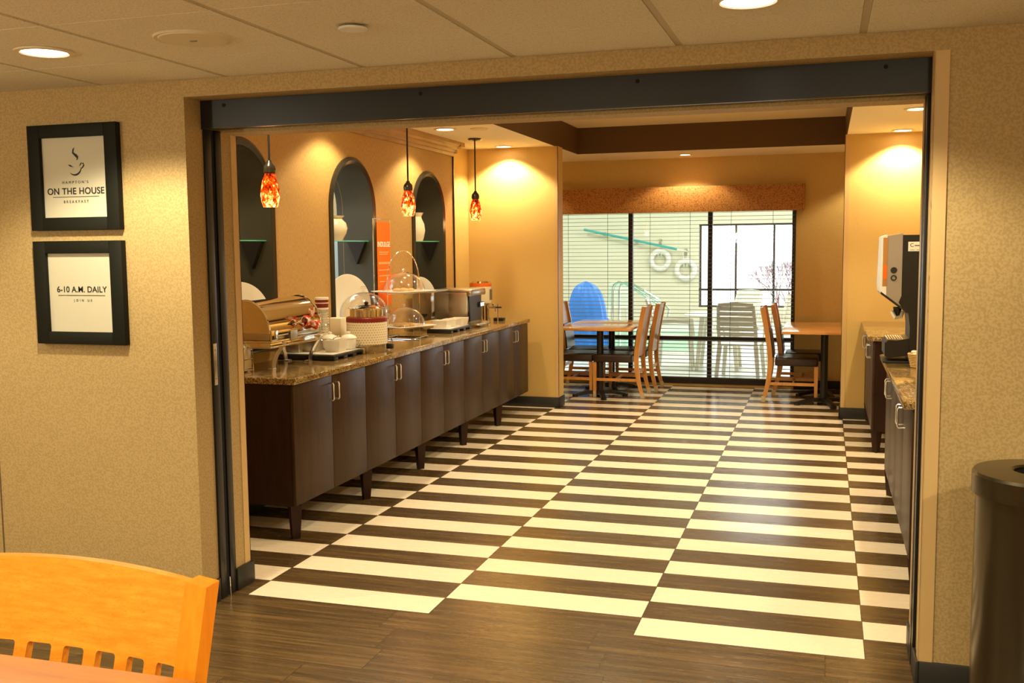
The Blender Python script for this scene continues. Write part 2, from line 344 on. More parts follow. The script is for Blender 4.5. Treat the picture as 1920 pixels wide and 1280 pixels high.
# ------------------------------------------------------------------ breakfast room shell
NX = -.80; SX = -.90; PY = 5.68; WY = 7.55
ARCH = [1.33, 2.84, 4.345]; RI, SPR, SILL = .335, 1.905, .975
wn = B(); ed = [BY]
for c in ARCH: ed += [c-RI, c+RI]
ed.append(4.97)
for k in range(0, len(ed), 2): wn.box(NX-.25, NX, ed[k], ed[k+1], 0, ZB)
for c in ARCH:
    wn.box(NX-.25, NX, c-RI, c+RI, 0, SILL)
    n = 24; pts = [(c-RI*math.cos(PI*i/n), SPR+RI*math.sin(PI*i/n)) for i in range(n+1)]+[(c+RI, ZB), (c-RI, ZB)]
    wn.prism(pts, 'x', NX-.25, NX)
struct('wall_niche', wn, M['wallN'])
nb = B().box(NX-.30, NX-.25, BY, ARCH[1]-RI, 0, ZB).box(NX-.30, NX-.25, ARCH[1]+RI, 4.97, 0, ZB).box(NX-.30, NX-.25, ARCH[1]-RI, ARCH[1]+RI, 0, SILL+.02)
nb.prism([(ARCH[1]-RI*math.cos(PI*i/24), SPR+RI*math.sin(PI*i/24)) for i in range(25)]+[(ARCH[1]+RI, ZB), (ARCH[1]-RI, ZB)], 'x', NX-.30, NX-.25)
struct('wall_niche_back', nb, M['niche'])
struct('wall_backdrop', B().box(-3.1, -3.0, 2.0, 12.0, 0, 1.78), plain('backdrop_pale', (176, 196, 200), .8)); struct('wall_backdrop_upper', B().box(-3.08, -3.0, 2.0, 12.0, 1.84, 3.4), plain('backdrop_beige', (176, 160, 120), .8))  # added backdrop; pale colours stand in for the brightness in the middle niche
struct('backdrop_band', B().box(-3.09, -2.98, 2.0, 12.0, 1.78, 1.84), M['winframe']); struct('ground', B().box(-14, -1.5, -2, 7.5, -.3, -.05), plain('backdrop_ground', (120, 130, 90), .9))  # dark band and ground added with the niche backdrop
struct('trim_6', B().box(NX-.02, NX+.012, 4.97, 4.985, 0, 2.46), M['blackp'])
struct('wall_side', B().box(SX-.15, SX, 4.97, PY, 0, ZB), M['wallB'])
struct('wall_pillar_left', B().box(-1.3, .035, PY, PY+.2, 0, ZB), M['wallB'])
struct('wall_pillar_right', B().box(2.72, 3.75, PY, PY+.2, 0, ZB), M['wallB'])
struct('wall_east', B().box(3.55, 3.75, BY, PY, 0, ZB), M['wallB'])
struct('wall_alcove_left', B().box(-1.5, -1.3, PY, WY, 0, ZB), M['wallB'])
struct('wall_alcove_right', B().box(3.75, 3.95, PY, WY, 0, ZB), M['wallB'])
WX0, WX1, WZ0, WZ1 = -1.0, 2.25, .085, 2.06
struct('wall_window', B().box(-1.5, WX0, WY, WY+.18, 0, 2.86).box(WX1, 3.95, WY, WY+.18, 0, 2.86).box(WX0, WX1, WY, WY+.18, WZ1, 2.86).box(WX0, WX1, WY, WY+.18, 0, .03), M['wallB'])
struct('baseboard_pillar_left', B().box(-1.3, .047, PY-.012, PY, 0, bh, .003).box(.035, .047, PY-.012, PY+.2, 0, bh, .003), M['base'])
struct('baseboard_pillar_right', B().box(2.708, 3.55, PY-.012, PY, 0, bh, .003).box(2.708, 2.72, PY-.012, PY+.2, 0, bh, .003), M['base'])
struct('baseboard_window', B().box(WX1, 3.75, WY-.012, WY, 0, bh, .003), M['base'])
struct('baseboard_niche', B().box(NX, NX+.012, BY, 4.97, 0, bh, .003).box(SX, SX+.012, 4.985, PY-.012, 0, bh, .003), M['base'])
struct('trim_7', B().box(.035, .039, PY-.004, PY+.04, bh, ZB).box(0, .039, PY-.004, PY, bh, ZB), M['trim'])
struct('trim_8', B().box(2.716, 2.72, PY-.004, PY+.04, bh, ZB).box(2.716, 2.76, PY-.004, PY, bh, ZB), M['trim'])
# ceiling with the recessed tray
TX0, TX1, TY0, TY1, TZ = .01, 2.73, .9, 6.64, 2.865
c2 = struct('ceiling', B().box(-1.5, TX0-.004, BY, WY, ZB, ZB+.04).box(TX1+.004, 3.95, BY, WY, ZB, ZB+.04).box(TX0-.004, TX1+.004, BY, TY0-.004, ZB, ZB+.04).box(TX0-.004, TX1+.004, TY1+.004, WY, ZB, ZB+.04), M['popcorn'])
B().box(TX0-.004, TX0, TY0, TY1, ZB, TZ).box(TX1, TX1+.004, TY0, TY1, ZB, TZ).box(TX0-.004, TX1+.004, TY1, TY1+.004, ZB, TZ).box(TX0-.004, TX1+.004, TY0-.004, TY0, ZB, TZ).obj('tray_side', M['darkbrown'], c2)
B().box(TX0-.05, TX1+.05, TY0-.05, TY1+.05, TZ, TZ+.03).obj('tray_ceiling', M['ceilc'], c2)
# crown moulding over the niche wall
cp = [(NX, 2.465), (NX+.012, 2.465), (NX+.016, 2.49), (NX+.03, 2.497), (NX+.034, 2.52), (NX+.055, 2.53), (NX+.06, 2.55), (NX+.085, 2.562), (NX+.09, 2.589), (NX, 2.589)]
struct('trim_9', B().prism(cp, 'y', BY+.01, 4.985).box(NX-.1, NX+.012, 4.97, 5.0, 2.465, 2.49).box(NX-.1, NX+.034, 4.97, 5.022, 2.49, 2.53).box(NX-.1, NX+.09, 4.97, 5.075, 2.55, 2.589).box(NX-.1, NX+.06, 4.97, 5.045, 2.53, 2.55), wood('crown_wood', (150, 112, 62), (176, 134, 80), .35, (8, 1, 8), 5), angle=20)

# arched niches
def arc(c, r, z0, n=28): return [(c-r, z0)]+[(c-r*math.cos(PI*i/n), SPR+r*math.sin(PI*i/n)) for i in range(n+1)]+[(c+r, z0)]
for k, c in enumerate(ARCH):
    nl = ['arched wall niche nearest the opening, half cut by the door jamb', 'middle arched wall niche holding a round white vase on its glass shelf', 'arched wall niche farthest along the counter, with a white pitcher'][k]
    t = thing('arched_niche', nl, 'niche', (NX, c, SILL), 0, 'arched niches above the buffet counter')
    a_in, a_out = arc(0, RI-.004, 0), arc(0, RI+.045, 0)
    a_in = [(y, z if z == 0 else z-SILL) for y, z in a_in]; a_out = [(y, z if z == 0 else z-SILL) for y, z in a_out]
    fb = B(); x0, x1 = .0, .022
    def band(fb, A, C, xa, xb):
        va = [fb.bm.verts.new((xa, y, z)) for y, z in A]; vb = [fb.bm.verts.new((xb, y, z)) for y, z in C]
        for i in range(len(A)-1): fb.bm.faces.new((va[i], va[i+1], vb[i+1], vb[i]))
    mid = [((a[0]+b[0])/2, (a[1]+b[1])/2) for a, b in zip(a_in, a_out)]
    band(fb, a_out, a_out, 0, .012); band(fb, a_out, mid, .012, .026); band(fb, mid, a_in, .026, .012); band(fb, a_in, a_in, .012, -.005)
    fb.obj('arch_frame', M['bronze'], t, angle=50, fixn=False)
    lb = B(); ai2 = [(y*.997, z*.999) for y, z in a_in]; band(lb, ai2, ai2, .011, -.245); lb.box(-.245, .011, -RI+.005, RI-.005, .0, .004)
    lb.obj('niche_lining', M['niche'], t)
    mb = B(); vs = [mb.bm.verts.new((-.244, y, z)) for y, z in ai2]; mb.bm.faces.new(vs); mb.obj(*(('glass_back', M['winglass']) if k == 1 else ('mirror_back', M['mirror'])), t)  # middle niche gets an added pane open to the pale backdrop
    B().box(-.235, -.03, -RI+.006, RI-.006, 1.672-SILL-.008, 1.672-SILL-.001, .001).obj('glass_shelf', M['glass'], t)
    B().box(-.03, -.027, -RI+.006, RI-.006, 1.672-SILL-.008, 1.672-SILL-.001).obj('shelf_edge', M['green'], t, label='green front edge of the glass shelf')
    for sd in (-1, 1):
        yy = sd*(RI-.007)
        B().prism([(-.19, .686), (-.04, .686), (-.115, .515)], 'y', yy-sd*.045, yy).obj('shelf_bracket', M['blackp'], t)

# ------------------------------------------------------------------ downlights
def downlight(x, y, z, label, mat, power, color, size, blend, group, r=.075):
    t = thing('recessed_downlight', label, 'ceiling light', (x, y, z), 0, group)
    B().lathe([(r+.02, -.001), (r+.018, -.006), (r, -.008), (r-.006, -.002), (r-.006, .0)], n=32).obj('trim_ring', M['ringw'], t)
    B().lathe([(0, -.004), (r-.006, -.004)], n=32).obj('lens', mat, t)
    spot(t, power, color, size, blend); return t
GB = 'recessed downlights in the breakfast room'
for x, y, l in [(-.47, .85, 'lit downlight over the near end of the buffet counter'), (-.47, 2.4, 'lit downlight over the buffet between first and middle niches'), (-.47, 3.93, 'lit downlight above the far niche end of the buffet counter'), (-.46, 5.5, 'bright downlight washing the wall beside the left pillar'),
                (3.19, 1.1, 'lit downlight above the near right hand counter'), (3.19, 2.55, 'lit downlight above the beverage machine counter'), (3.19, 4.02, 'lit downlight cut by the right door jamb'), (3.19, 5.5, 'bright downlight washing the right pillar wall')]:
    pw = P_B*(1.25 if y > 5 else (.62 if x < 0 else 1.0))
    downlight(x, y, ZB, l, M['lens'], pw, WARM, 2.15, .3, GB)
for x, l in [(-1.0, 'downlight over the left window tables'), (1.09, 'small lit downlight centred before the window valance'), (3.2, 'downlight over the right window table')]:
    downlight(x, 7.12, ZB, l, M['lens'], P_WIN, WARM, 2.15, .3, GB, .06)
for x, y, l in [(1.0, 2.2, 'added fill downlight in the tray ceiling near the opening'), (1.9, 4.2, 'added fill downlight in the tray ceiling in mid room'), (1.9, 1.6, 'added fill downlight in the tray ceiling above the entrance stripes'), (.9, 3.8, 'added fill downlight in the tray ceiling left of centre')]:
    downlight(x, y, TZ, l, M['lens'], P_B*1.0, WARM, 2.3, .5, GB)  # unseen tray lamps, added to brighten the breakfast room
GA = 'recessed downlights in the tiled ceiling'
for x, y, l in [(-.18, -.93, 'glowing white downlight in the tiled ceiling above the framed signs'), (2.33, -.86, 'glowing white downlight cut by the top edge above the opening'),
                (-.18, -3.4, 'added fill downlight behind the camera, left row'), (2.33, -3.4, 'added fill downlight behind the camera, middle row'), (-2.4, -1.5, 'added fill downlight, unseen at the left of the tiled ceiling'), (4.1, -2.4, 'added fill downlight, unseen at the right of the tiled ceiling'), (1.1, -5.6, 'added fill downlight, unseen at the rear of the tiled ceiling')]:  # last five are unseen, added to brighten the near room
    downlight(x, y, ZA, l, M['lensA'], P_A, WARMA, 2.42, .35, GA, .085)
for x, y, l in [(-1.7, -3.4, 'added fill bowl behind the camera, left'), (3.3, -5.3, 'added fill bowl behind the camera, right'), (.6, -5.6, 'added fill bowl by the rear wall')]:  # bowls out of view, added as uplight for the tiled ceiling
    t = thing('fill_bowl', l, 'pendant lamp', (x, y, ZA), 0, 'added fill bowls in the near room')
    B().cyl((0, 0, 0), (0, 0, -.62), .008, n=8).lathe([(0, 0), (.06, 0), (.05, -.02), (0, -.02)], n=24).obj('stem', M['bronze'], t)
    B().lathe([(.17, -.60), (.15, -.66), (.09, -.70), (0, -.715)], n=32).obj('bowl', M['lensA'], t)
    l_ = bpy.data.lights.new('fill_bowl_light', 'POINT'); l_.energy = P_BOWL; l_.color = WARMA; l_.shadow_soft_size = .12
    o_ = bpy.data.objects.new('fill_bowl_light', l_); COL.objects.link(o_); o_.parent = t; o_.location = (0, 0, -.56)
t = thing('ceiling_speaker', 'large round cream speaker grille set in the tiled ceiling', 'speaker', (.466, -.95, ZA))
B().lathe([(.135, -.0), (.13, -.006), (.118, -.004), (.115, -.008), (0, -.01)], n=40).obj('grille', M['speakerc'], t)
B().box(-.012, .012, -.004, .004, -.0125, -.009).obj('badge', M['wred'], t)
t = thing('sprinkler_cover', 'small round white cover plate in the tiled ceiling', 'ceiling cover', (1.068, -.94, ZA))
B().lathe([(.047, -.007), (.05, -.011), (.046, -.014), (0, -.015)], n=32).obj('plate', M['platec'], t); B().lathe([(.03, 0), (.03, -.007), (.0, -.007)], n=24).obj('collar', M['gap'], t)
t = thing('ceiling_disc', 'faint flat cream disc on the textured ceiling beside the buffet', 'ceiling cover', (-.195, 4.0, ZB))
B().lathe([(.075, 0), (.075, -.008), (.068, -.012), (0, -.012)], n=32).obj('plate', M['ceilc'], t)

# ------------------------------------------------------------------ pendants
t = pend = thing('pendant_lamp', 'mottled red glass pendant lamp hanging nearest the opening', 'pendant lamp', (-.49, 1.15, ZB), 0, 'mottled glass pendants above the buffet')
B().lathe([(0, 0), (.062, 0), (.064, -.008), (.05, -.018), (.012, -.022), (0, -.022)], n=32).obj('canopy', M['bronze'], t)
B().cyl((0, 0, -.02), (0, 0, -.475), .0065, n=10).obj('stem', M['blackp'], t)
B().lathe([(0, .0), (.012, 0), (.016, -.012), (.032, -.03), (.036, -.05), (.034, -.07), (.028, -.075), (0, -.075)], (0, 0, -.47), 24).obj('socket_cap', M['bronze'], t)
so = B().lathe([(.026, 0), (.034, -.02), (.047, -.06), (.054, -.10), (.055, -.13), (.050, -.165), (.040, -.195), (.037, -.195), (.047, -.165), (.051, -.13), (.050, -.10)], n=32).obj('lamp_shade', M['shade'], t, loc=(0, 0, -.54))
B().ball((0, 0, -.12), .022, (1, 1, 1.3)).obj('bulb', emit('pendant_bulb', (1, .8, .5), 14), so)
pl = bpy.data.lights.new('pendant_light', 'POINT'); pl.energy = P_PEND; pl.color = (1, .55, .25); pl.shadow_soft_size = .04
po = bpy.data.objects.new('pendant_light', pl); COL.objects.link(po); po.parent = t; po.location = (0, 0, -.77)
copy_tree(pend, 'mottled orange glass pendant lamp hanging just left of the far niche', (-.49, 3.17, ZB), 1.9)
copy_tree(pend, 'mottled glass pendant lamp farthest in, hanging before the pillar wall', (-.49, 4.73, ZB), 3.7)

# ------------------------------------------------------------------ left buffet
CX0, CX1, CY0, CY1 = NX, -.19, .83, 5.45
cw = (5.43-.845)/5; CT, CB = .87, .19
def handle(b, x, y, z0, z1, s=-1, d=.03, r=.0045):
    b.tube([(x, y, z0), (x-s*d*.85, y, z0), (x-s*d, y, z0+.008), (x-s*d, y, z1-.008), (x-s*d*.85, y, z1), (x, y, z1)], r, 8); return b
t = cab = thing('base_cabinet', 'dark espresso two-door base cabinet nearest the opening, first of the buffet row', 'cabinet', (NX+.005, .845, 0), 0, 'espresso base cabinets under the long buffet counter')
fx = -.21-(NX+.005)
B().box(0, fx-.02, .0, cw, CB, CT).obj('body', M['espside'], t)
for k in range(2):
    y0 = k*cw/2+.002; y1 = (k+1)*cw/2-.002
    d = B().box(fx-.019, fx, y0, y1, CB+.003, CT-.003, .0015).obj('door', M['esp'], t)
    handle(B(), fx, (cw/2-.035) if k == 0 else (cw/2+.035), .725, .825).obj('handle', M['handle'], d)
for (x, y) in ((fx-.035, .045), (.06, .045)):
    B().cyl((x, y, 0), (x, y, CB), .030, .046, n=4).obj('leg', M['espside'], t)
lbl = ['second of the row, below the red-banded kettle', 'third and middle of the row, below the two-tier rack', 'fourth of the row, below the toaster', 'farthest of the row, beside the left pillar']
for k in range(4):
    copy_tree(cab, 'dark espresso two-door base cabinet, '+lbl[k], (NX+.005, .845+cw*(k+1), 0))
tag(B().prism([(CX0, CY0), (CX1, CY0), (CX1, CY1), (CX0, CY1)], 'z', .872, .91).obj('countertop', M['granite']), 'long polished brown granite countertop running along the niche wall', 'countertop')
cobj = bpy.data.objects['countertop']; md = cobj.modifiers.new('bev', 'BEVEL'); md.width = .008; md.segments = 3

# ------------------------------------------------------------------ right counters
def right_unit(x0, x1, y0, y1, h, nd, label, clabel):
    t = thing('base_cabinet', label, 'cabinet', (x0, y0, 0), 0, 'espresso base cabinets along the right wall')
    B().box(.02, x1-x0, .0, y1-y0, .17, h-.04).obj('body', M['espside'], t)
    w_ = (y1-y0)/nd
    for k in range(nd):
        d = B().box(0, .019, k*w_+.002, (k+1)*w_-.002, .173, h-.043, .0015).obj('door', M['esp'], t)
        b = B(); handle(b, 0, (k+1)*w_-.05 if k % 2 == 0 else k*w_+.05, h-.2, h-.1, 1, .032); b.obj('handle', M['handle'], d)
    for yy in (.035, (y1-y0)-.035): B().cyl((.04, yy, 0), (.04, yy, .17), .026, .042, n=4).obj('leg', M['espside'], t)
    c = B().box(x0-.04, x1, y0-.02, y1+.02, h-.038, h, .008).obj('countertop', M['granite']); tag(c, clabel, 'countertop')
right_unit(2.952, 3.545, .79, 2.79, .905, 4, 'dark espresso cabinet row under the beverage machine, right side', 'polished granite top under the beverage machine')
right_unit(2.925, 3.545, 4.12, 5.66, .905, 4, 'dark espresso cabinet row beside the right pillar, beyond the beverage counter', 'granite top beside the right pillar wall')

# ------------------------------------------------------------------ framed signs
RW = (PI/2, 0, 0)
def framed(x0, x1, z0, z1, label, fill):
    t = thing('framed_sign', label, 'framed sign', ((x0+x1)/2, FY, (z0+z1)/2), 0, 'black framed signs on the front wall')
    w_, h = (x1-x0)/2, (z1-z0)/2; iw, ih = .174, .178; b = B()
    for (a, c, e, f) in ((-w_, -iw, -h, h), (iw, w_, -h, h), (-iw, iw, ih, h), (-iw, iw, -h, -ih)): b.box(a, c, -.034, -.001, e, f, .003)
    b.obj('frame', M['frame'], t); B().box(-iw, iw, -.016, -.004, -ih, ih).obj('card', M['mat'], t); fill(t); return t
def f1(t):
    y = -.0175
    text("HAMPTON'S", .017, M['inkl'], t, 'lettering', (0, y, -.022), RW, spacing=1.7)
    text('ON THE HOUSE', .041, M['ink'], t, 'lettering', (0, y, -.062), RW, spacing=1.06, bold=.0005)
    text('BREAKFAST', .017, M['inkl'], t, 'lettering', (0, y, -.108), RW, spacing=1.7)
    B().box(-.125, .125, y-.0005, y+.001, -.087, -.085).obj('rule_line', M['ink'], t)
    c = B(); Y = y
    def stroke(pts, ws):
        pts = [Vector((a, 0, b)) for a, b in pts]; L = []; R = []
        for i, p in enumerate(pts):
            d = (pts[min(i+1, len(pts)-1)]-pts[max(i-1, 0)]).normalized(); nrm = Vector((-d.z, 0, d.x))*ws[i]
            L.append(p+nrm); R.append(p-nrm)
        vl = [c.bm.verts.new((v.x, Y, v.z)) for v in L]; vr = [c.bm.verts.new((v.x, Y, v.z)) for v in R]
        for i in range(len(pts)-1): c.bm.faces.new((vl[i], vl[i+1], vr[i+1], vr[i]))
    n = 16
    stroke([(-.034+.0, .055)]+[(-.034+.03*i/6, .057-.002*i) for i in range(1, 7)], [.0002, .002, .0035, .003, .002, .001, .0004])
    stroke([(.0+.036*math.cos(a), .047+.036*math.sin(a)) for a in [PI*1.25+i*(PI*.72)/n for i in range(n+1)]], [.0004+.0035*math.sin(PI*i/n) for i in range(n+1)])
    stroke([(.036, .06), (.048, .062), (.05, .052), (.042, .042), (.032, .036)], [.0006, .0022, .003, .0022, .0006])
    stroke([(.028, .05), (.033, .058), (.038, .066)], [.0006, .002, .0006])
    stroke([(.012, .075), (.018, .085), (.008, .098), (-.006, .11), (-.003, .124), (.004, .132)], [.0004, .003, .0055, .004, .003, .0003])
    stroke([(.018, .078), (.021, .092), (.012, .104)], [.0004, .0018, .0004])
    c.obj('cup_drawing', M['ink'], t, solid=.0006)
framed(-.9, -.421, 1.708, 2.179, 'upper black framed sign with steaming cup drawing reading on the house', f1)
def f2(t):
    y = -.0175
    text('6-10 A.M. DAILY', .038, M['ink'], t, 'lettering', (.005, y, .014), RW, spacing=1.02, bold=.0002)
    text('JOIN US', .015, M['inkl'], t, 'lettering', (.01, y, -.035), RW, spacing=2.0)
    B().box(-.125, .13, y-.0005, y+.001, -.013, -.011).obj('rule_line', M['ink'], t)
framed(-.9, -.419, 1.192, 1.66, 'lower black framed sign giving the daily hours', f2)

# ------------------------------------------------------------------ window, valance, blinds
wf = B(); fy0, fy1 = WY-.01, WY+.05
wf.box(WX0, WX1, fy0, fy1, .03, WZ0).box(WX0, WX1, fy0, fy1, WZ1-.04, WZ1).box(WX0, WX0+.04, fy0, fy1, WZ0, WZ1).box(WX1-.04, WX1, fy0, fy1, WZ0, WZ1)
wm = [-.5, .415, 1.32]; edges = [WX0+.04]+wm+[WX1-.04]
for x in wm: wf.box(x-.025, x+.025, fy0, fy1, WZ0, WZ1-.04)
for a, b in zip(edges, edges[1:]): wf.box(a+.025 if a in wm else a, b-.025 if b in wm else b, fy0, fy1, .52, .57)
w1 = struct('window_1', wf, M['winframe'])
for k, (a, b) in enumerate(zip(edges, edges[1:])):
    for z0, z1 in ((WZ0, .52), (.57, WZ1-.04)):
        B().box(a+.025 if a in wm else a, b-.025 if b in wm else b, WY+.018, WY+.022, z0, z1).obj('glass_pane', M['winglass'], w1)
def blind(x0, x1, label):
    t = thing('venetian_blind', label, 'blind', (x0, WY-.07, 2.03), 0, 'venetian blinds at the window'); L = x1-x0
    B().box(0, L, -.02, .02, -.03, 0).obj('head_rail', M['slat'], t)
    b = B(); z = -.06
    while z > -1.90: b.box(.0, L, -.023, .023, z-.0018, z+.0018, mt=None); z -= .0435
    b.obj('slats', M['slat'], t)
    B().box(0, L, -.02, .02, -1.935, -1.915).obj('bottom_rail', M['winframe'], t)
    c = B(); n = max(2, round(L/.45))
    for i in range(n): xx = L*(i+.5)/n; c.cyl((xx, -.025, -.03), (xx, -.025, -1.915), .0022, n=6)
    c.obj('ladder_cord', M['blackp'], t)
blind(-1.0, .40, 'open slatted blind over the left window panes behind the tables'); blind(.43, 2.235, 'open slatted blind over the right window panes')
t = thing('window_valance', 'gold brown damask fabric valance across the top of the window', 'valance', (0, WY, 0))
B().box(-1.2, 2.335, -.16, -.148, 1.975, 2.262, .003).box(-1.2, 2.335, -.15, -.002, 2.25, 2.262).box(2.323, 2.335, -.15, -.002, 1.975, 2.25).box(-1.2, -1.188, -.15, -.002, 1.975, 2.25).obj('valance_box', M['damask'], t)

# ------------------------------------------------------------------ dining chairs and tables
def make_chair(label):
    t = thing('dining_chair', label, 'chair', group='beech dining chairs at the window tables')
    hw = .21
    st = B().box(-.235, .19, -hw, hw, .375, .462, .02, seg=3); st.obj('seat', M['leather'], t)
    def bx(z): # rear post centre line: kicks out at the foot, leans back above the seat
        return .235-.0+(.075*((.44-z)/.44)**2 if z < .44 else .085*((z-.44)/.53)**1.3)
    zs = [.0+.97*i/14 for i in range(15)]
    for s_ in (-1, 1):
        o = B().tube([(bx(z), s_*(hw-.005), z) for z in zs], [.72+.28*min(1, z/.35) for z in zs], rect=(.0125, .024, (1, 0, 0))).obj('leg', M['beech'], t)
        B().box(bx(.03)-.019, bx(.03)+.019, s_*(hw-.005)-.0105, s_*(hw-.005)+.0105, -.0, .06).obj('foot_cap', M['tip'], o)
        o = B().tube([(-.215, s_*(hw-.02), 0), (-.215, s_*(hw-.02), .375)], [.72, 1.0], rect=(.02, .02, (1, 0, 0))).obj('leg', M['beech'], t)
        B().box(-.231, -.199, s_*(hw-.02)-.0155, s_*(hw-.02)+.0155, 0, .06).obj('foot_cap', M['tip'], o)
        B().box(-.2, .26, s_*(hw-.015)-.008, s_*(hw-.015)+.008, .175, .205).obj('stretcher', M['beech'], t)
    B().box(-.225, -.205, -hw+.03, hw-.03, .30, .33).obj('stretcher', M['beech'], t)
    B().box(.238, .252, -hw+.02, hw-.02, .25, .285).obj('stretcher', M['beech'], t)
    B().box(.0, .018, -hw+.02, hw-.02, .18, .2).obj('stretcher', M['beech'], t)
    f = lambda off: (lambda u, v: Vector((bx(.44+.525*v)+off-.02*math.sin(PI*u)*-.5, -hw+.012+(2*hw-.024)*u, .44+.525*v)))
    B().grid(f(.004), 8, 10).obj('backrest', M['backw'], t, solid=.014)
    B().grid(lambda u, v: Vector((bx(.46+.27*v)-.02, -hw+.02+(2*hw-.04)*u, .46+.27*v)), 6, 6).obj('back_pad', M['leather'], t, solid=.03)
    return t
c0 = make_chair('beech chair at the near left table, its back to the striped aisle'); c0.location = (.44, 6.68, 0)
copy_tree(c0, 'beech chair at the left window table against the glass, back to the aisle', (.50, 7.22, 0), 0)
copy_tree(c0, 'beech chair half hidden by the left pillar, near table', (-.035, 6.70, 0), PI)
copy_tree(c0, 'beech chair with dark pad, left side of the table against the glass', (-.01, 7.22, 0), PI)
copy_tree(c0, 'nearest beech chair at the right window table', (2.28, 6.74, 0), PI)
copy_tree(c0, 'beech chair just behind the nearest one at the right table', (2.36, 7.23, 0), PI)
def make_table(x0, x1, y0, y1, label, peds):
    t = thing('dining_table', label, 'table', ((x0+x1)/2, (y0+y1)/2, 0), 0, 'beech pedestal tables by the window')
    a, b = (x1-x0)/2, (y1-y0)/2
    tp = B().box(-a, a, -b, b, .732, .76, .006).obj('tabletop', M['top'], t)
    for (px, py) in peds:
        B().cyl((px, py, .05), (px, py, .72), .036, n=24).lathe([(.15, .715), (.15, .725), (0, .731)], (px, py, 0), 24).obj('pedestal', M['blackp'], t)
        bs = B()
        for k in range(4):
            an = PI/4*0+k*PI/2+.35; dx, dy = math.cos(an), math.sin(an)
            bs.tube([(px, py, .05), (px+dx*.12, py+dy*.12, .05), (px+dx*.27, py+dy*.27, .02)], [1, .9, .7], rect=(.03, .02, (0, 0, 1)))
            bs.cyl((px+dx*.27, py+dy*.27, 0), (px+dx*.27, py+dy*.27, .028), .032, n=14)
        bs.obj('base', M['blackp'], t)
    return t
make_table(-.11, .66, 6.2, 6.86, 'square beech table left, nearer the aisle of the two by the pillar', [(0, 0)])
make_table(-.12, .66, 6.90, 7.44, 'square beech table left, standing against the window', [(0, 0)])
make_table(2.165, 2.98, 6.17, 7.44, 'long beech table behind the right pillar', [(.0, -.3), (.0, .3)])

# ------------------------------------------------------------------ buffet items
CZ = .91
# chafing dish
t = thing('chafing_dish', 'polished steel roll-top chafing dish at the near end of the buffet', 'chafing dish', (-.60, 1.33, CZ))
hx, hy = .158, .31
b = B().box(-hx, hx, -hy, hy, .135, .175, .012).box(-hx-.012, hx+.012, -hy-.012, hy+.012, .172, .182, .004); b.obj('water_pan', M['steel'], t)
B().box(-hx+.01, hx-.01, -hy+.01, hy-.01, .18, .235, .014).obj('food_pan', M['steelr'], t)
n = 20; R_ = .15; prof = [(R_*math.cos(PI*i/n), .225+.185*math.sin(PI*i/n)) for i in range(n+1)]
lid = B()
A = [[lid.bm.verts.new((p[0], yy, p[1])) for p in prof] for yy in (-hy+.012, -hy+.004, hy-.004, hy-.012)]
for r0_, r1_ in ((0, 1), (1, 2), (2, 3)):
    for i in range(n): lid.bm.faces.new((A[r0_][i], A[r0_][i+1], A[r1_][i+1], A[r1_][i]))
lid.bm.faces.new(A[0]); lid.bm.faces.new(A[3][::-1])
lo = lid.obj('roll_lid', M['steel'], t)
rb = B()
for yy in (-hy+.003, hy-.003): rb.tube([(p[0]*1.01, yy, p[1]*1.005) for p in prof], .006, 8)
rb.obj('lid_rim', M['chrome'], lo)
B().box(hx-.004, hx+.01, -hy-.002, -hy+.07, .172, .242, .004).box(hx-.004, hx+.008, -hy+.02, hy-.06, .205, .238, .003).obj('front_rail', M['steel'], t)
B().tube([(hx-.02+.02, -.03, .262), (hx+.025, -.02, .268), (hx+.025, .16, .268), (hx, .17, .262)], .007, 8).obj('lid_handle', M['chrome'], lo)
for (sx, sy) in ((1, -.52), (1, .9), (-1, -.52), (-1, .9)):
    pts = []
    for i in range(9):
        u = i/8; pts.append((sx*(hx+.012-.085*math.sin(u*PI/2)), sy*hy, .165*(1-u)+.004))
    B().tube(pts, 1, rect=(.004, .017, (0, 1, 0))).box(sx*(hx-.085)-.018, sx*(hx-.085)+.018, sy*hy-.02, sy*hy+.02, 0, .008, .002).obj('leg', M['handle'], t)
B().tube([(-.06, -hy-.012, .205), (-.06, -hy-.03, .19), (-.09, -hy-.035, .185), (-.14, -hy-.035, .185), (-.15, -hy-.012, .2)], .005, 8).obj('end_handle', M['chrome'], t)
o = B().box(0, .003, -.04, .04, -.028, .028, .001).obj('label_holder', M['silver'], None, loc=(-.60+hx+.0145, 1.33-.07, CZ+.2)); tag(o, 'small silver name plate clipped to the chafing dish rail', 'name plate')
# cloth wrapped round the lid handle
cb_ = B()
def clothf(u, v):
    a = 2*PI*v; r = .017+.010*math.sin(3*PI*u+1)+.004*math.sin(4*a+6*u*PI); return Vector((r*math.cos(a)*.9, -.085+.19*u, r*math.sin(a)+.012*math.sin(PI*u*2.2)-.028*u))
cb_.grid(clothf, 22, 14)
cb_.grid(lambda u, v: Vector((.012+.010*math.sin(9*v+2*u)+.006*u, -.02+.05*(v-.5)*(1+u), .02+.055*u+.006*math.sin(12*v))), 8, 10)
o = cb_.obj('serving_cloth', M['cloth'], None, loc=(-.60+hx+.028, 1.33+.12, CZ+.272), solid=.003); tag(o, 'red and white cloth knotted round the chafing dish lid handle', 'cloth')

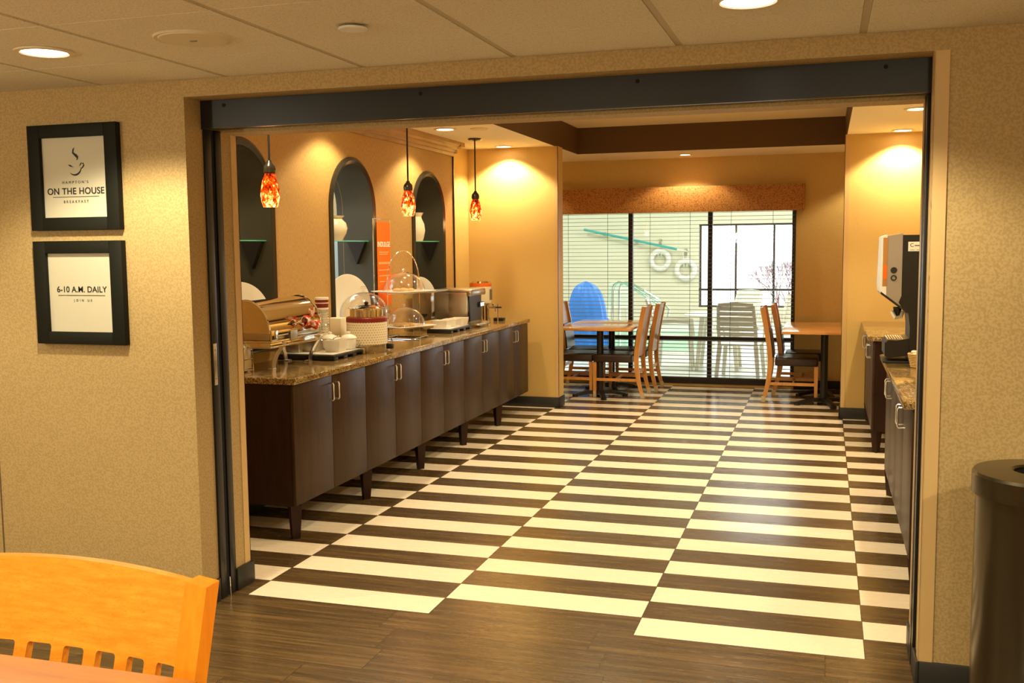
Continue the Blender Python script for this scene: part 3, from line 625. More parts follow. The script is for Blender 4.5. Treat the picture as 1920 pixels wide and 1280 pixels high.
# basket of wrapped cutlery at the cut left end
t = thing('cutlery_caddy', 'small wire caddy of cream paper items, cut by the left jamb', 'caddy', (-.64, 1.02, CZ))
B().box(-.045, .045, -.045, .045, .008, .15, .006).obj('caddy_cup', M['cream'], t)
cdb = B()
for z in (.02, .075, .14): cdb.tube([(-.05, -.05, z), (.05, -.05, z), (.05, .05, z), (-.05, .05, z)], .0022, 6, closed=True)
for sx in (-1, 1):
    for sy in (-1, 1): cdb.cyl((sx*.05, sy*.05, 0), (sx*.05, sy*.05, .15), .0022, n=6)
cdb.tube([(.05, -.02, .14)]+[(.05, -.02*math.cos(PI*i/8), .15+.02*math.sin(PI*i/8)) for i in range(9)], .0022, 6)
cdb.obj('wire_frame', M['chrome'], t); B().ball((0, 0, .145), .038, (1, 1, .8)).obj('paper_roll', M['white'], t)

# cup stack in a wire tower
t = thing('cup_dispenser', 'clear wire tower beside the chafing dish holding paper cups', 'cup dispenser', (-.63, 2.00, CZ))
B().lathe([(.055, 0), (.055, .008), (.0, .008)], n=28).obj('base', M['chrome'], t)
tb = B()
for k in range(4): a = k*PI/2+.4; tb.cyl((.047*math.cos(a), .047*math.sin(a), 0), (.047*math.cos(a), .047*math.sin(a), .30), .0022, n=6)
for z in (.1, .2, .30): tb.tube([(.047*math.cos(2*PI*i/20), .047*math.sin(2*PI*i/20), z) for i in range(20)], .0022, 6, closed=True)
tb.obj('wire_frame', M['chrome'], t)
cups = B()
for k in range(17): cups.lathe([(.030, 0), (.040, .016), (.043, .0165), (.043, .019), (.036, .019)], (0, 0, .012+.0165*k), 24)
oc = cups.obj('paper_cup_stack', M['paper'], None, loc=(-.63, 2.00, CZ)); tag(oc, 'tall stack of nested white paper cups in the wire tower', 'cups')
oc2 = B().lathe([(.0345, .0), (.043, .0), (.0455, .085), (.0, .085)], n=28).obj('paper_cup', M['paper'], None, loc=(-.63, 2.00, CZ+.296)); tag(oc2, 'red banded paper cup upside down on top of the cup tower', 'cup')
B().lathe([(.0438, .018), (.0448, .045)], n=28).obj('band', M['maroon'], oc2); B().lathe([(.0450, .052), (.0457, .07)], n=28).obj('band', M['maroon'], oc2)

# black tray with white platter, jars and bowls
def black_tray(x, y, sx, sy, label, platter):
    t = thing('serving_tray', label, 'tray', (x, y, CZ), 0, 'black footed trays on the buffet')
    b = B().box(-sx, sx, -sy, sy, .018, .034, .004)
    for k in (-1, -.33, .33, 1):
        b.box(-sx, sx, k*(sy-.03)-.028, k*(sy-.03)+.028, 0, .02, .003)
    b.obj('base', M['blackp'], t); B().box(-sx+.02, sx-.02, -sy+.02, sy-.02, .034, .040, .003).obj('platter', M['white'], t, label='white inset platter'); return t
black_tray(-.57, 1.88, .2, .23, 'black footed tray with a white platter, beside the chafing dish', 1)
TZ_ = CZ+.0405
def lidjar(x, y, label, s=1.0):
    t = thing('lidded_jar', label, 'jar', (x, y, TZ_), 0, 'white lidded jars on the near tray')
    B().lathe([(0, 0), (.036, 0), (.046, .008), (.052, .055), (.05, .07), (0, .07)], n=32).obj('pot', M['white'], t)
    B().lathe([(.054, .07), (.054, .075), (.044, .088), (.02, .098), (.010, .1), (.013, .108), (.014, .114), (.0, .118)], n=32).obj('lid', M['white'], t)
    hb = B().tube([(.05, .01, .055), (.07, .01, .05), (.078, .01, .035), (.066, .01, .02), (.05, .01, .022)], .004, 8); hb.obj('ear_handle', M['chrome'], t)
lidjar(-.44, 2.0, 'white lidded jar, right one of two by the red-banded kettle'); lidjar(-.555, 1.96, 'white lidded jar, left one of two on the tray')
def sqbowl(x, y, z, s, h, name, label, mat, group, rz=0):
    t = thing(name, label, name.split('_')[-1], (x, y, z), rz, group); b = B()
    a, c = s*.82, s
    for (s1, z1, s2, z2) in ((a, 0, c, h), ): pass
    v = lambda q, zz: [b.bm.verts.new((q*i, q*j, zz)) for i, j in ((-1, -1), (1, -1), (1, 1), (-1, 1))]
    L = [v(a, 0), v(c, h), v(c-.006, h), v(a-.006, .008)]
    b.bm.faces.new(L[0][::-1]); b.bm.faces.new(L[3])
    for A, C in zip(L, L[1:]):
        for i in range(4): b.bm.faces.new((A[i], A[(i+1) % 4], C[(i+1) % 4], C[i]))
    b.obj('bowl', mat, t); return t
q = sqbowl(-.455, 1.84, TZ_, .058, .075, 'square_bowl', 'square white china bowl of packets at the tray front corner', M['white'], 'square white bowls on the buffet')
pk = B()
for i in range(7): pk.box(-.02, .02, -.012, .012, -.003, .003, mt=Matrix.Translation((random.uniform(-.03, .03), random.uniform(-.03, .03), .068+.004*i)) @ Euler((random.uniform(-.5, .5), random.uniform(-.5, .5), random.uniform(0, 3))).to_matrix().to_4x4())
pk = pk.obj('sugar_packets', M['paper'], None, loc=(-.455, 1.84, TZ_)); tag(pk, 'loose heap of white packets in the square front bowl', 'packets'); pk['kind'] = 'stuff'
for k, (x, y, l) in enumerate([(-.70, 1.76, 'plain silver-white canister behind the chafing dish, left one'), (-.62, 1.83, 'plain silver-white canister behind the chafing dish, right one')]):
    t = thing('square_canister', l, 'canister', (x, y, TZ_), 0, 'pale square canisters on the near tray')
    B().box(-.048, .048, -.045, .045, 0, .10, .006).obj('body', M['steelr'], t); B().box(-.05, .05, -.047, .047, .098, .108, .003).obj('rim', M['platec'], t)

# soup kettle
t = thing('soup_kettle', 'cream dotted food warmer kettle with maroon band and steel insert', 'kettle', (-.41, 2.22, CZ))
B().lathe([(0, .0), (.125, 0), (.13, .01), (.13, .055), (.128, .058), (0, .058)], n=40).box(-.05, .05, -.155, -.12, 0, .04, .004).obj('base', M['steelr'], t)
B().lathe([(.134, .055), (.138, .06), (.138, .21), (.134, .21)], n=48).obj('dotted_wrap', M['dotted'], t)
B().lathe([(.139, .208), (.140, .212), (.140, .235), (.132, .242), (.11, .243)], n=48).obj('band', M['maroon'], t)
B().lathe([(.113, .24), (.113, .292), (.122, .297), (.122, .301), (.108, .301), (.108, .25)], n=48).obj('steel_insert', M['steel'], t)
B().lathe([(.109, .297), (.09, .308), (.05, .317), (.02, .32), (.0, .321)], n=40).obj('lid', M['steel'], t)
B().lathe([(0, .32), (.012, .32), (.016, .338), (.0, .345)], n=20).obj('knob', M['blackp'], t)
B().box(.05, .13, .12, .155, .01, .045, .004).obj('control_box', M['blackp'], t)
# cake stand with dome
t = thing('cake_stand', 'steel cake stand under a clear dome, behind the red-banded kettle', 'cake stand', (-.64, 2.66, CZ))
B().lathe([(0, 0), (.09, 0), (.085, .01), (.03, .02), (.025, .16), (.05, .18), (.185, .19), (.19, .2), (.185, .2), (0, .195)], n=44).obj('stand', M['chrome'], t)
B().lathe([(.175, .2)]+[(.175*math.cos(a), .235+.15*math.sin(a)) for a in [PI/2*i/14 for i in range(15)]], n=48).obj('dome', M['acrylic'], t, solid=.002)
B().lathe([(0, .385), (.012, .385), (.01, .40), (.022, .41), (.022, .425), (0, .43)], n=20).obj('dome_knob', M['acrylic'], t)

# sign stand with orange card
t = thing('sign_stand', 'tall chrome sign stand with an orange card behind the two-tier rack', 'sign', (-.768, 3.29, CZ), .0)
B().tube([(.0, -.17, .93), (0, -.17, 0)], .004, 8).tube([(0, -.17, .93), (0, .15, .93)], .003, 8).tube([(0, .15, .93), (0, .15, 0)], .0025, 8).tube([(-.02, -.17, .005), (.06, -.17, .005)], .005, 8).tube([(-.02, .15, .005), (.06, .15, .005)], .005, 8).tube([(0, -.17, .005), (0, .15, .005)], .004, 8).obj('stand', M['chrome'], t)
cd = B().box(-.002, .002, -.10, .145, .25, .905).obj('card', M['osign'], t)
text('INDULGE', .056, M['paper'], cd, 'lettering', (.0025, .02, .73), (PI/2, 0, PI/2), bold=.0012)
for z, a, c in ((.67, -.075, .11), (.655, -.075, .09), (.59, -.08, .13), (.58, -.08, .13), (.53, -.08, .12), (.485, -.08, .13), (.44, -.07, .08)): B().box(.0021, .003, a, c, z-.0035, z+.0035).obj('fine_print_line', M['orangelite'], cd)

# two-tier rack
t = thing('tiered_stand', 'two-tier chrome wire stand with square white platters under clear domes', 'tiered stand', (-.565, 3.22, CZ), 0)
RZ_ = -.42
def platter(z):
    b = B(); hw_ = .165
    def f(u, v):
        x, y = (u*2-1)*hw_, (v*2-1)*hw_*1.15; return Vector((x, y, .016*max(abs(u*2-1), abs(v*2-1))**4))
    b.grid(f, 14, 14); o = b.obj('platter', M['white'], t, loc=(0, 0, z), rot=(0, .0, RZ_), solid=.006)
    d = B(); d.lathe([(.165*math.cos(a), .15*math.sin(a)) for a in [PI/2*i/12 for i in range(13)]], n=44); do = d.obj('dome', M['acrylic'], t, loc=(0, 0, z+.014), solid=.002)
    B().ball((0, 0, .163), .011).cyl((0, 0, .148), (0, 0, .16), .004, n=10).obj('dome_knob', M['chrome'], do)
    for k in range(4):
        p = B().ball((0, 0, 0), .03, (1.2, .9, .6)).obj('pastry', M['napk'], None, loc=(-.565+.05*math.cos(k*1.6+.4), 3.22+.05*math.sin(k*1.6+.4), CZ+z+.02)); tag(p, 'golden pastry under the %s dome of the two-tier stand' % ('upper' if z > .2 else 'lower'), 'pastry', 'pastries under the %s dome' % ('upper' if z > .2 else 'lower'))
platter(.355); platter(.085)
rb = B(); sd = (math.sin(-RZ_), math.cos(-RZ_)); Q = lambda y, z: (-.0+y*math.sin(.42)*1.0, y*math.cos(.42), z)
rb.tube([Q(-.165, .005), Q(-.165, .45)]+[Q(-.165*math.cos(PI*i/16), .45+.23*math.sin(PI*i/16)) for i in range(17)]+[Q(.165, .45), Q(.165, .005)], .0045, 8)
rb.obj('handle_frame', M['chrome'], t)
rb = B()
for s_ in (-1, 1):
    for z in (.35, .08): rb.tube([(s_*.07+0, -.16, z), (s_*.07, .16, z)], .0035, 8)
    rb.tube([(-.17, s_*.13, .004), (.15, s_*.13, .004), (.19, s_*.15, .004)], .004, 8); rb.tube([(s_*.13, -.17, .008), (s_*.13, .17, .008)], .004, 8)
rb.obj('foot_wire', M['chrome'], t)

# second tray with white square dishes
black_tray(-.455, 3.93, .105, .26, 'black footed tray with white dishes, in front of the toaster', 1)
for k, (x, y, l) in enumerate([(-.44, 3.93, 'square white dish in the middle of the far tray'), (-.43, 4.09, 'square white dish at the far end of the far tray'), (-.46, 3.77, 'square white dish at the near end of the far tray')]):
    sqbowl(x, y, TZ_, .066, .062, 'square_dish', l, M['white'], 'square white dishes on the far tray')
    cu = B().lathe([(0, 0), (.016, 0), (.021, .022), (.021, .024), (.0, .024)], n=18).obj('creamer_cup', M['paper'], None, loc=(x-.01, y, TZ_+.0085), rot=(.0, 0, 0)); w_d = ('middle', 'far end', 'near end')[k]; tag(cu, 'little cream cup in the %s dish of the far tray' % w_d, 'creamer')
    cu = B().ball((0, 0, .03), .026, (1.4, 1.2, 1)).obj('jam_heap', M['napk'], None, loc=(x+.02, y+.025, TZ_+.006)); tag(cu, 'heap of condiments in the %s dish of the far tray' % w_d, 'condiments'); cu['kind'] = 'stuff'
# clear bread case
t = thing('bread_case', 'clear acrylic bread case with a black curved handle, behind the far tray', 'display case', (-.66, 4.02, CZ))
cs = B(); x0, x1, y0, y1, h = -.075, .085, -.21, .21, .325
for a in ((x0, x1, y0, y0+.004, 0, h), (x0, x1, y1-.004, y1, 0, h), (x1-.004, x1, y0, y1, 0, h)): cs.box(*a)
cs.box(x0, x1, y0, y1, h/2, h/2+.004); cs.obj('clear_walls', M['acrylic'], t)
B().box(x0, x1, y0, y1, h, h+.012, .004).obj('top_panel', M['silver'], t); B().box(x0-.004, x0, y0, y1, 0, h).obj('back_panel', M['steelr'], t)
B().prism([(.035*math.cos(PI+PI*i/12), .03*math.sin(PI+PI*i/12)) for i in range(13)], 'y', y0-.006, y0-.001, mt=Matrix.Translation((.02, 0, .15))).obj('handle', M['blackp'], t)
B().box(x0, x1, y0, y1, 0, .006).obj('floor_panel', M['steelr'], t)
for k in range(3):
    p = B().ball((0, 0, 0), .05, (1.1, .8, .8)).obj('bread_roll', M['napk'], None, loc=(-.655, 3.92+.1*k, CZ+.046)); tag(p, 'bread roll inside the clear acrylic case', 'bread', 'bread rolls in the clear case')
# toaster
t = thing('conveyor_toaster', 'black and steel commercial toaster between the clear case and the urn', 'toaster', (-.57, 4.46, CZ))
B().box(-.17, .15, -.17, .20, .02, .31, .01).obj('housing', M['steelr'], t)
B().box(-.18, .19, -.18, .21, .31, .335, .012).box(.14, .19, -.18, .21, .275, .325, .01).obj('hood', M['steelr'], t)
B().box(.15, .154, -.15, .18, .05, .27).obj('front_panel', M['blackp'], t)
B().box(.1, .17, .10, .21, .165, .21, .004).obj('control_arm', M['blackp'], t); B().box(.17, .172, .115, .205, .172, .203).obj('display', M['ledlcd'], t)
B().tube([(.155, -.16, .28), (.165, -.16, .05)], .006, 8).box(.15, .17, -.17, -.15, .10, .14, .003).obj('side_rail', M['blackp'], t)
B().box(.12, .24, -.15, .19, .012, .03, .004).obj('crumb_tray', M['steelr'], t)
fb_ = B()
for sx in (-1, 1):
    for sy in (-1, 1): fb_.cyl((sx*.14-.01, sy*.15, 0), (sx*.14-.01, sy*.15, .022), .012, n=12)
fb_.obj('foot', M['blackp'], t)
# juice urn
t = thing('juice_urn', 'cream beverage urn with orange band and steel tap near the pillar', 'urn', (-.52, 4.93, CZ))
B().lathe([(0, 0), (.085, 0), (.085, .17), (.07, .185), (0, .185)], n=36).box(-.1, .06, -.095, .095, 0, .012, .004).obj('stand', M['steel'], t)
B().lathe([(.0, .18), (.098, .18), (.102, .19), (.102, .345), (0, .345)], n=44).obj('tank', M['cream'], t)
B().lathe([(.1025, .335), (.1035, .34), (.1035, .365), (.098, .37)], n=44).obj('band', M['orange'], t)
B().lathe([(.1, .366), (.104, .37), (.09, .385), (.03, .39), (0, .39)], n=44).obj('lid', M['steel'], t)
B().cyl((.07, 0, .14), (.15, 0, .14), .011, n=14).cyl((.14, 0, .155), (.145, .0, .10), .009, .007, n=14).cyl((.12, 0, .14), (.12, 0, .17), .005, n=10).box(.105, .135, -.008, .008, .165, .175, .003).obj('tap', M['chrome'], t)
B().box(.085, .19, .03, .05, .13, .145, .004).obj('lever', M['blackp'], t)
B().tube([(.15, .05, .0), (.15, .05, .17)], .006, 8).obj('drip_post', M['steelr'], t)
B().prism([(-.03, -.05), (.03, -.05), (.03, .05), (-.03, .05)], 'x', .1005, .1035, mt=Matrix.Translation((0, .0, .26))).obj('logo_patch', M['wred'], t)
o = B().box(-.05, .05, -.035, .035, 0, .03, .005).obj('drip_box', M['blackp'], None, loc=(-.40, 5.12, CZ)); tag(o, 'small black box at the far end of the counter', 'box')
o = B().box(-.004, .004, -.06, .06, 0, .21, .001, mt=Matrix.Rotation(-.12, 4, 'Y')).obj('menu_card', M['card'], None, loc=(-.72, 5.05, CZ+.002)); tag(o, 'small brown patterned menu card leaning by the wall end', 'card')
o = B().box(-.06, .06, -.06, .06, 0, .22, .004).obj('napkin_block', M['cream'], None, loc=(-.70, 2.35, CZ)); tag(o, 'cream napkin block standing between cup tower and kettle', 'napkins')

# plates leaning in the niches
def plate(y, label, r=.15):
    t = thing('dinner_plate', label, 'plate', (NX-.10, y, SILL+.005), -.36, 'large white plates propped in the niches')
    m_ = Matrix.Translation((.0, 0, r+.002)) @ Matrix.Rotation(PI/2-.12, 4, 'Y')
    B().lathe([(0, .0), (r*.6, 0), (r*.68, .006), (r*.98, .018), (r, .02), (r*.99, .023), (r*.68, .011), (r*.6, .005), (0, .005)], n=56, mt=m_).obj('plate', M['white'], t)
plate(1.45, 'large white plate standing in the cut-off niche nearest the opening', .215); plate(2.93, 'large white plate standing in the middle niche', .218); plate(4.37, 'white plate standing in the far niche', .185)
# vases
t = thing('round_vase', 'round-bellied cream vase on the middle niche shelf', 'vase', (NX-.13, 2.80, 1.672))
B().lathe([(0, 0), (.055, 0), (.06, .01), (.085, .05), (.095, .09), (.085, .13), (.06, .155), (.055, .165), (.075, .182), (.07, .183), (.05, .165), (.05, .15)], n=40).obj('vase_body', M['cream'], t)
t = thing('pitcher', 'tall cream pitcher on the far niche shelf', 'pitcher', (NX-.13, 4.37, 1.672))
b = B().lathe([(0, 0), (.06, 0), (.07, .03), (.082, .09), (.075, .15), (.052, .20), (.05, .215), (.07, .25), (.066, .25), (.045, .215)], n=40)
b.obj('pitcher_body', M['cream'], t)
B().tube([(-.0, -.05, .2), (0, -.11, .2), (0, -.125, .15), (0, -.09, .06), (0, -.075, .05)], .009, 8).obj('handle', M['cream'], t)

# ------------------------------------------------------------------ beverage machine, basket and cups (right)
t = thing('beverage_machine', 'tall black and silver juice dispenser on the right counter', 'beverage dispenser', (2.88, 2.30, .905))
y0, y1 = 0, .34
sp = [(.115, .755), (.40, .755), (.40, .0), (.165, .0), (.165, .22), (.155, .30), (.14, .30), (.10, .36), (.115, .40)]
B().prism(sp, 'y', y0, y1).obj('body', M['blackp'], t)
pf = [(.03, .75), (.116, .765), (.116, .335), (.03, .395), (.022, .42)]
B().prism(pf, 'y', y0+.002, y1-.002).obj('silver_side', M['silver'], t)
B().prism([(.0, .745), (.03, .758), (.03, .388), (-.005, .42), (-.008, .45)], 'y', y0+.0, y1).obj('front_cover', M['platec'], t, label='clear chromed front cover')
B().box(.008, .034, y0-.001, y0+.001, .455, .74).obj('tan_strip', M['backw'], t); B().box(.010, .032, y0-.002, y0+.001, .50, .58).obj('orange_strip', M['orange'], t)
B().prism([(-.0, .41), (.11, .325), (.11, .34), (.0, .425)], 'y', y0-.001, y1+.001).obj('lower_edge', M['blackp'], t)
B().cyl((.07, .0, .50+.05), (.07, -.003, .55), .018, n=20).obj('cup_mark', M['ink'], t)
lg = B(); lg.lathe([(.010, 0), (.017, 0)], n=24, mt=Matrix.Translation((.07, -.003, .505)) @ Matrix.Rotation(PI/2, 4, 'X')); lg.obj('letter_mark', M['ink'], t)
lbo = B().box(.145, .225, -.0015, 0, .66, .715).obj('sticker', M['paper'], t)
text('C', .03, M['ink'], lbo, 'lettering', (.165, -.002, .695), RW); B().box(.18, .215, -.0025, -.0015, .69, .696).box(.155, .18, -.0025, -.0015, .667, .669).box(.19, .215, -.0025, -.0015, .667, .669).obj('print_line', M['inkl'], lbo)
B().cyl((.105, .1, .32), (.105, .1, .27), .02, .014, n=16).obj('nozzle', M['blackp'], t); B().cyl((.105, .24, .32), (.105, .24, .27), .02, .014, n=16).obj('nozzle', M['blackp'], t)
B().tube([(.07, .1, .30), (.09, .08, .265), (.12, .08, .27), (.13, .1, .30)], .012, 8).obj('dispense_lever', M['white'], t)
B().prism([(.03, .045), (.03, .12), (.05, .135), (.10, .135), (.17, .15), (.17, .045), (.05, .03)], 'y', y0+.01, y1-.01).obj('drip_tray', M['blackp'], t)
gr = B()
for k in range(8): gr.box(.045+.014*k, .051+.014*k, y0+.03, y1-.03, .137, .142)
for k in range(4): gr.box(.04, .16, y0+.03+.09*k, y0+.037+.09*k, .136, .14)
gr.obj('drip_grate', M['handle'], t)
B().box(.02, .40, y0-.0, y1, .0, .014, .003).obj('base_plate', M['blackp'], t)
t = thing('wicker_basket', 'small wicker basket of creamers beside the beverage machine', 'basket', (3.09, 2.13, .905))
bk = B()
for k in range(8):
    r = .046+.0022*k; bk.tube([(r*math.cos(2*PI*i/24), r*math.sin(2*PI*i/24), .006+.010*k+.002*math.sin(i*PI+k*PI)) for i in range(24)], .0058, 6, closed=True)
bk.lathe([(0, 0), (.044, 0), (.044, .004), (0, .004)], n=24).obj('basket', M['wicker'], t)
o = B()
for k in range(12): a = random.uniform(0, 6.28); r = random.uniform(0, .036); o.ball((r*math.cos(a), r*math.sin(a), .066+random.uniform(0, .022)), .014, (1.3, 1, .7), 10)
o = o.obj('creamer_heap', M['paper'], None, loc=(3.09, 2.13, .905)); tag(o, 'heap of pale packets in the wicker basket', 'packets'); o['kind'] = 'stuff'
o = B()
for k in range(11): o.lathe([(.026, 0), (.034, .010), (.0345, .0145), (.028, .0145)], (0, 0, .001+.0205*k), 20)
o = o.obj('paper_cup_stack', M['paper'], None, loc=(3.175, 2.06, .905)); tag(o, 'column of nested white cups beside the wicker basket, cut by the jamb', 'cups')

# ------------------------------------------------------------------ trash bin, foreground chair and table
t = thing('trash_bin', 'dark metallic cylindrical trash bin with round lid hole, at the right edge', 'trash bin', (3.225, -.61, 0))
R0 = .205
B().lathe([(0, .0), (R0-.012, 0), (R0-.012, .835), (R0-.016, .84), (0, .84)], n=64).obj('body', M['binm'], t)
B().lathe([(R0-.012, .83), (R0, .832), (R0, .893), (R0-.006, .902), (.092, .908), (.085, .902), (.085, .84)], n=64).obj('lid', M['binm'], t)
B().lathe([(0, .842), (.084, .842), (.084, .895)], n=40).obj('hole_liner', M['holem'], t)
CXC, CYC = .885, -2.20
ch = thing('slat_back_chair', 'glossy orange oak chair with slotted back, in the foreground', 'chair', (CXC, CYC, 0), .0)
HW = .395
def topz(x): return .898-.158*x*x
def backy(x): return .012-.022*(x/HW)**2
def lean(b):   # the back leans away above the seat
    for v in b.bm.verts: v.co.y += max(0, v.co.z-.45)*.30-.075
    return b
SLT = .712
def panel(b, xa, xb, za, zb_, n=6, th=.022, nz=1):
    F = []; K = []
    for i in range(n+1):
        x = xa+(xb-xa)*i/n; y = backy(x); zt = zb_(x) if callable(zb_) else zb_; z0 = za(x) if callable(za) else za
        F.append((b.bm.verts.new((x, y-th/2, z0)), b.bm.verts.new((x, y-th/2, zt)))); K.append((b.bm.verts.new((x, y+th/2, z0)), b.bm.verts.new((x, y+th/2, zt))))
    for i in range(n):
        b.bm.faces.new((F[i][0], F[i+1][0], F[i+1][1], F[i][1])); b.bm.faces.new((K[i][0], K[i][1], K[i+1][1], K[i+1][0]))
        b.bm.faces.new((F[i][1], F[i+1][1], K[i+1][1], K[i][1])); b.bm.faces.new((F[i][0], K[i][0], K[i+1][0], F[i+1][0]))
    b.bm.faces.new((F[0][0], F[0][1], K[0][1], K[0][0])); b.bm.faces.new((F[n][0], K[n][0], K[n][1], F[n][1]))
HI = HW-.055
bp = B(); st_ = lambda x: SLT-.06*x*x
panel(bp, -HI, HI, st_, topz, 24)
sb_ = .60
bars = [x-CXC for x in (.787, .889, .980, 1.068, 1.149)]; bars += [bars[0]-.097*k for k in range(1, 4)]
cuts = [(-HI, -HI+.02)]+sorted((c-.017, c+.017) for c in bars if c > -HI+.05)+[(HI-.006, HI)]
for a, c in cuts: panel(bp, a, c, sb_, lambda x: st_(x)+.0004, 1)
rr_ = .009        # rounded corners of the slots
for (a0, a1), (b0, b1) in zip(cuts, cuts[1:]):
    for x0, sg in ((a1, 1), (b0, -1)):
        zt = st_(x0)
        arcp = [(x0+sg*(rr_-rr_*math.sin(PI/2*k/5)), zt-(rr_-rr_*math.cos(PI/2*k/5))) for k in range(6)]
        bp.prism([(x0, zt+.001)]+[(p[0], p[1]+.0005) for p in arcp], 'y', backy(x0)-.011, backy(x0)+.011)
panel(bp, -HI, HI, .45, sb_+.0005, 20)
lean(bp).obj('backrest', M['oak'], ch, angle=40)
for s_ in (-1, 1):
    pz = B(); x0, x1 = (HI, HW) if s_ > 0 else (-HW, -HI)
    yc = backy(HW); n_ = 6
    for a, b_ in ((0, .45), (.45, 0)):
        if a == 0: pz.prism([(x0, yc-.020), (x1, yc-.020), (x1, yc+.030), (x0, yc+.030)], 'z', 0, .45)
        else:
            pts = [(x0, yc-.020), (x1, yc-.020), (x1, yc+.030), (x0, yc+.030)]
            A = [pz.bm.verts.new((p[0], p[1], .45)) for p in pts]; C = [pz.bm.verts.new((p[0], p[1], topz(p[0])+.004)) for p in pts]
            pz.bm.faces.new(C)
            for i in range(4): pz.bm.faces.new((A[i], A[(i+1) % 4], C[(i+1) % 4], C[i]))
    lean(pz).obj('back_post', M['oakpost'], ch)
B().box(-HW+.06, HW-.06, -.56, -.10, .43, .465, .012).obj('seat', M['oak'], ch)
for s_ in (-1, 1): B().box(s_*(HW-.09)-.02, s_*(HW-.09)+.02, -.55, -.51, 0, .43, .003).obj('leg', M['oakpost'], ch)
ft = thing('foreground_table', 'orange wooden table top crossing the bottom left corner', 'table', (.36, -3.0, 0))
B().box(-1.02, 1.01, -.66, .655, .72, .75, .006).obj('tabletop', M['oaktop'], ft)
B().cyl((0, 0, .04), (0, 0, .72), .045, n=24).obj('pedestal', M['blackp'], ft); B().box(-.35, .35, -.04, .04, 0, .04, .01).box(-.04, .04, -.35, .35, 0, .04, .01).obj('base', M['blackp'], ft)

# ------------------------------------------------------------------ pool hall beyond the glass
PYF = 17.5
struct('floor', B().box(-9, 9, 7.73, PYF, -.06, 0), M['poolf'])
struct('ceiling', B().box(-9, 9, 7.73, PYF+.3, 4.2, 4.3), M['poolw'])
struct('wall_pool_left', B().box(-9.2, -9, 7.73, PYF, 0, 4.2), M['poolw'])
gx0, gx1, gz0, gz1 = .02, 6.5, .30, 2.04
struct('wall_pool_far', B().box(-9, gx0, PYF, PYF+.2, 0, 4.2).box(gx1, 9, PYF, PYF+.2, 0, 4.2).box(gx0, gx1, PYF, PYF+.2, gz1, 4.2).box(gx0, gx1, PYF, PYF+.2, 0, gz0), M['poolw'])
w2 = B()
for x in (gx0+.03, .78, 1.55, 3.2, 4.8, gx1-.03): w2.box(x-.02, x+.02, PYF+.02, PYF+.08, gz0, gz1)
for z in (gz0+.02, .67, gz1-.02): w2.box(gx0, gx1, PYF+.03, PYF+.07, z-.02, z+.02)
struct('window_2', w2, M['winframe'])
struct('wall_pool_right', B().box(9, 9.2, 7.73, PYF, 0, .5).box(9, 9.2, 7.73, PYF, 3.4, 4.2), M['poolw'])
struct('wall_pool_near', B().box(-9, -1.5, 7.56, 7.73, 0, 4.2).box(3.95, 9, 7.56, 7.73, 0, 4.2).box(-1.5, 3.95, 7.73-.0, 7.74, 2.86, 4.2), M['poolw'])
w3 = B()
for k in range(8): w3.box(9.03, 9.1, 7.75+k*1.38, 7.8+k*1.38, .5, 3.4)
struct('window_fill', w3, M['winframe'])  # unseen glazing, added so sky light reaches the hall
t = thing('swimming_pool', 'teal swimming pool water set in the pale deck beyond the glass', 'pool', (-1.5, 12.6, 0))
B().box(-4, 2.2, -1.4, 2.2, .002, .012).obj('water', M['water'], t)
B().box(-4.25, 2.45, -1.65, -1.4, 0, .02).box(-4.25, 2.45, 2.2, 2.45, 0, .02).box(-4.25, -4, -1.4, 2.2, 0, .02).box(2.2, 2.45, -1.4, 2.2, 0, .02).obj('coping', M['platec'], t)
for i, (x, y) in enumerate([(-3, 9.5), (1.5, 9.5), (-3, 14), (1.5, 14)]):
    t = thing('pool_fill_panel', 'added fill panel, out of view high over the pool deck', 'ceiling light', (x, y, 4.2), 0, 'added fill panels of the pool hall')  # panels out of view, added to light the pool hall
    B().box(-.6, .6, -.3, .3, -.05, 0).obj('housing', M['platec'], t); B().box(-.56, .56, -.26, .26, -.055, -.05).obj('diffuser', M['lensp'], t)
    l = bpy.data.lights.new('pool_fill_light', 'AREA'); l.energy = P_POOL; l.shape = 'RECTANGLE'; l.size = 1.1; l.size_y = .5; l.color = (1, 1, .93)
    lo_ = bpy.data.objects.new('pool_fill_light', l); COL.objects.link(lo_); lo_.parent = t; lo_.location = (0, 0, -.07)
def ring(x, z, label):
    t = thing('life_ring', label, 'life ring', (x, PYF-.07, z), 0, 'white life rings on the pool wall')
    pts = [(.185*math.cos(2*PI*i/32), 0, .185*math.sin(2*PI*i/32)) for i in range(32)]
    B().tube(pts, .058, 12, closed=True).obj('ring', M['platec'], t)
    B().tube([(-.03, -.02, .06), (-.05, -.05, .35), (0, .03, .42), (.05, -.05, .35), (.03, -.02, .06)], .008, 6).obj('rope', M['platec'], t)
    b = B()
    for k in range(4): a = k*PI/2+PI/4; b.tube([(.185*math.cos(a)+.062*math.cos(b_)*math.cos(a), .062*math.sin(b_), .185*math.sin(a)+.062*math.cos(b_)*math.sin(a)) for b_ in [2*PI*j/12 for j in range(12)]], .008, 6, closed=True)
    b.obj('rope_band', M['resin'], t); B().box(-.03, .03, .05, .058, .3, .44).obj('hook', M['steelr'], t)
ring(-.79, 1.30, 'white life ring hanging higher, left one of the pair'); ring(-.25, 1.09, 'white life ring hanging lower, right one beside the bright window')
t = thing('shepherds_hook', 'long teal pool hook pole mounted aslant on the pale pool wall', 'pole', (0, PYF-.16, 0))
B().tube([(-2.42, 0, 1.96), (-.42, 0, 1.52)], .026, 8).obj('pole', M['teal'], t); B().tube([(-.42, 0, 1.52), (-.2, 0, 1.47)], .012, 8).obj('pole_tip', M['platec'], t)
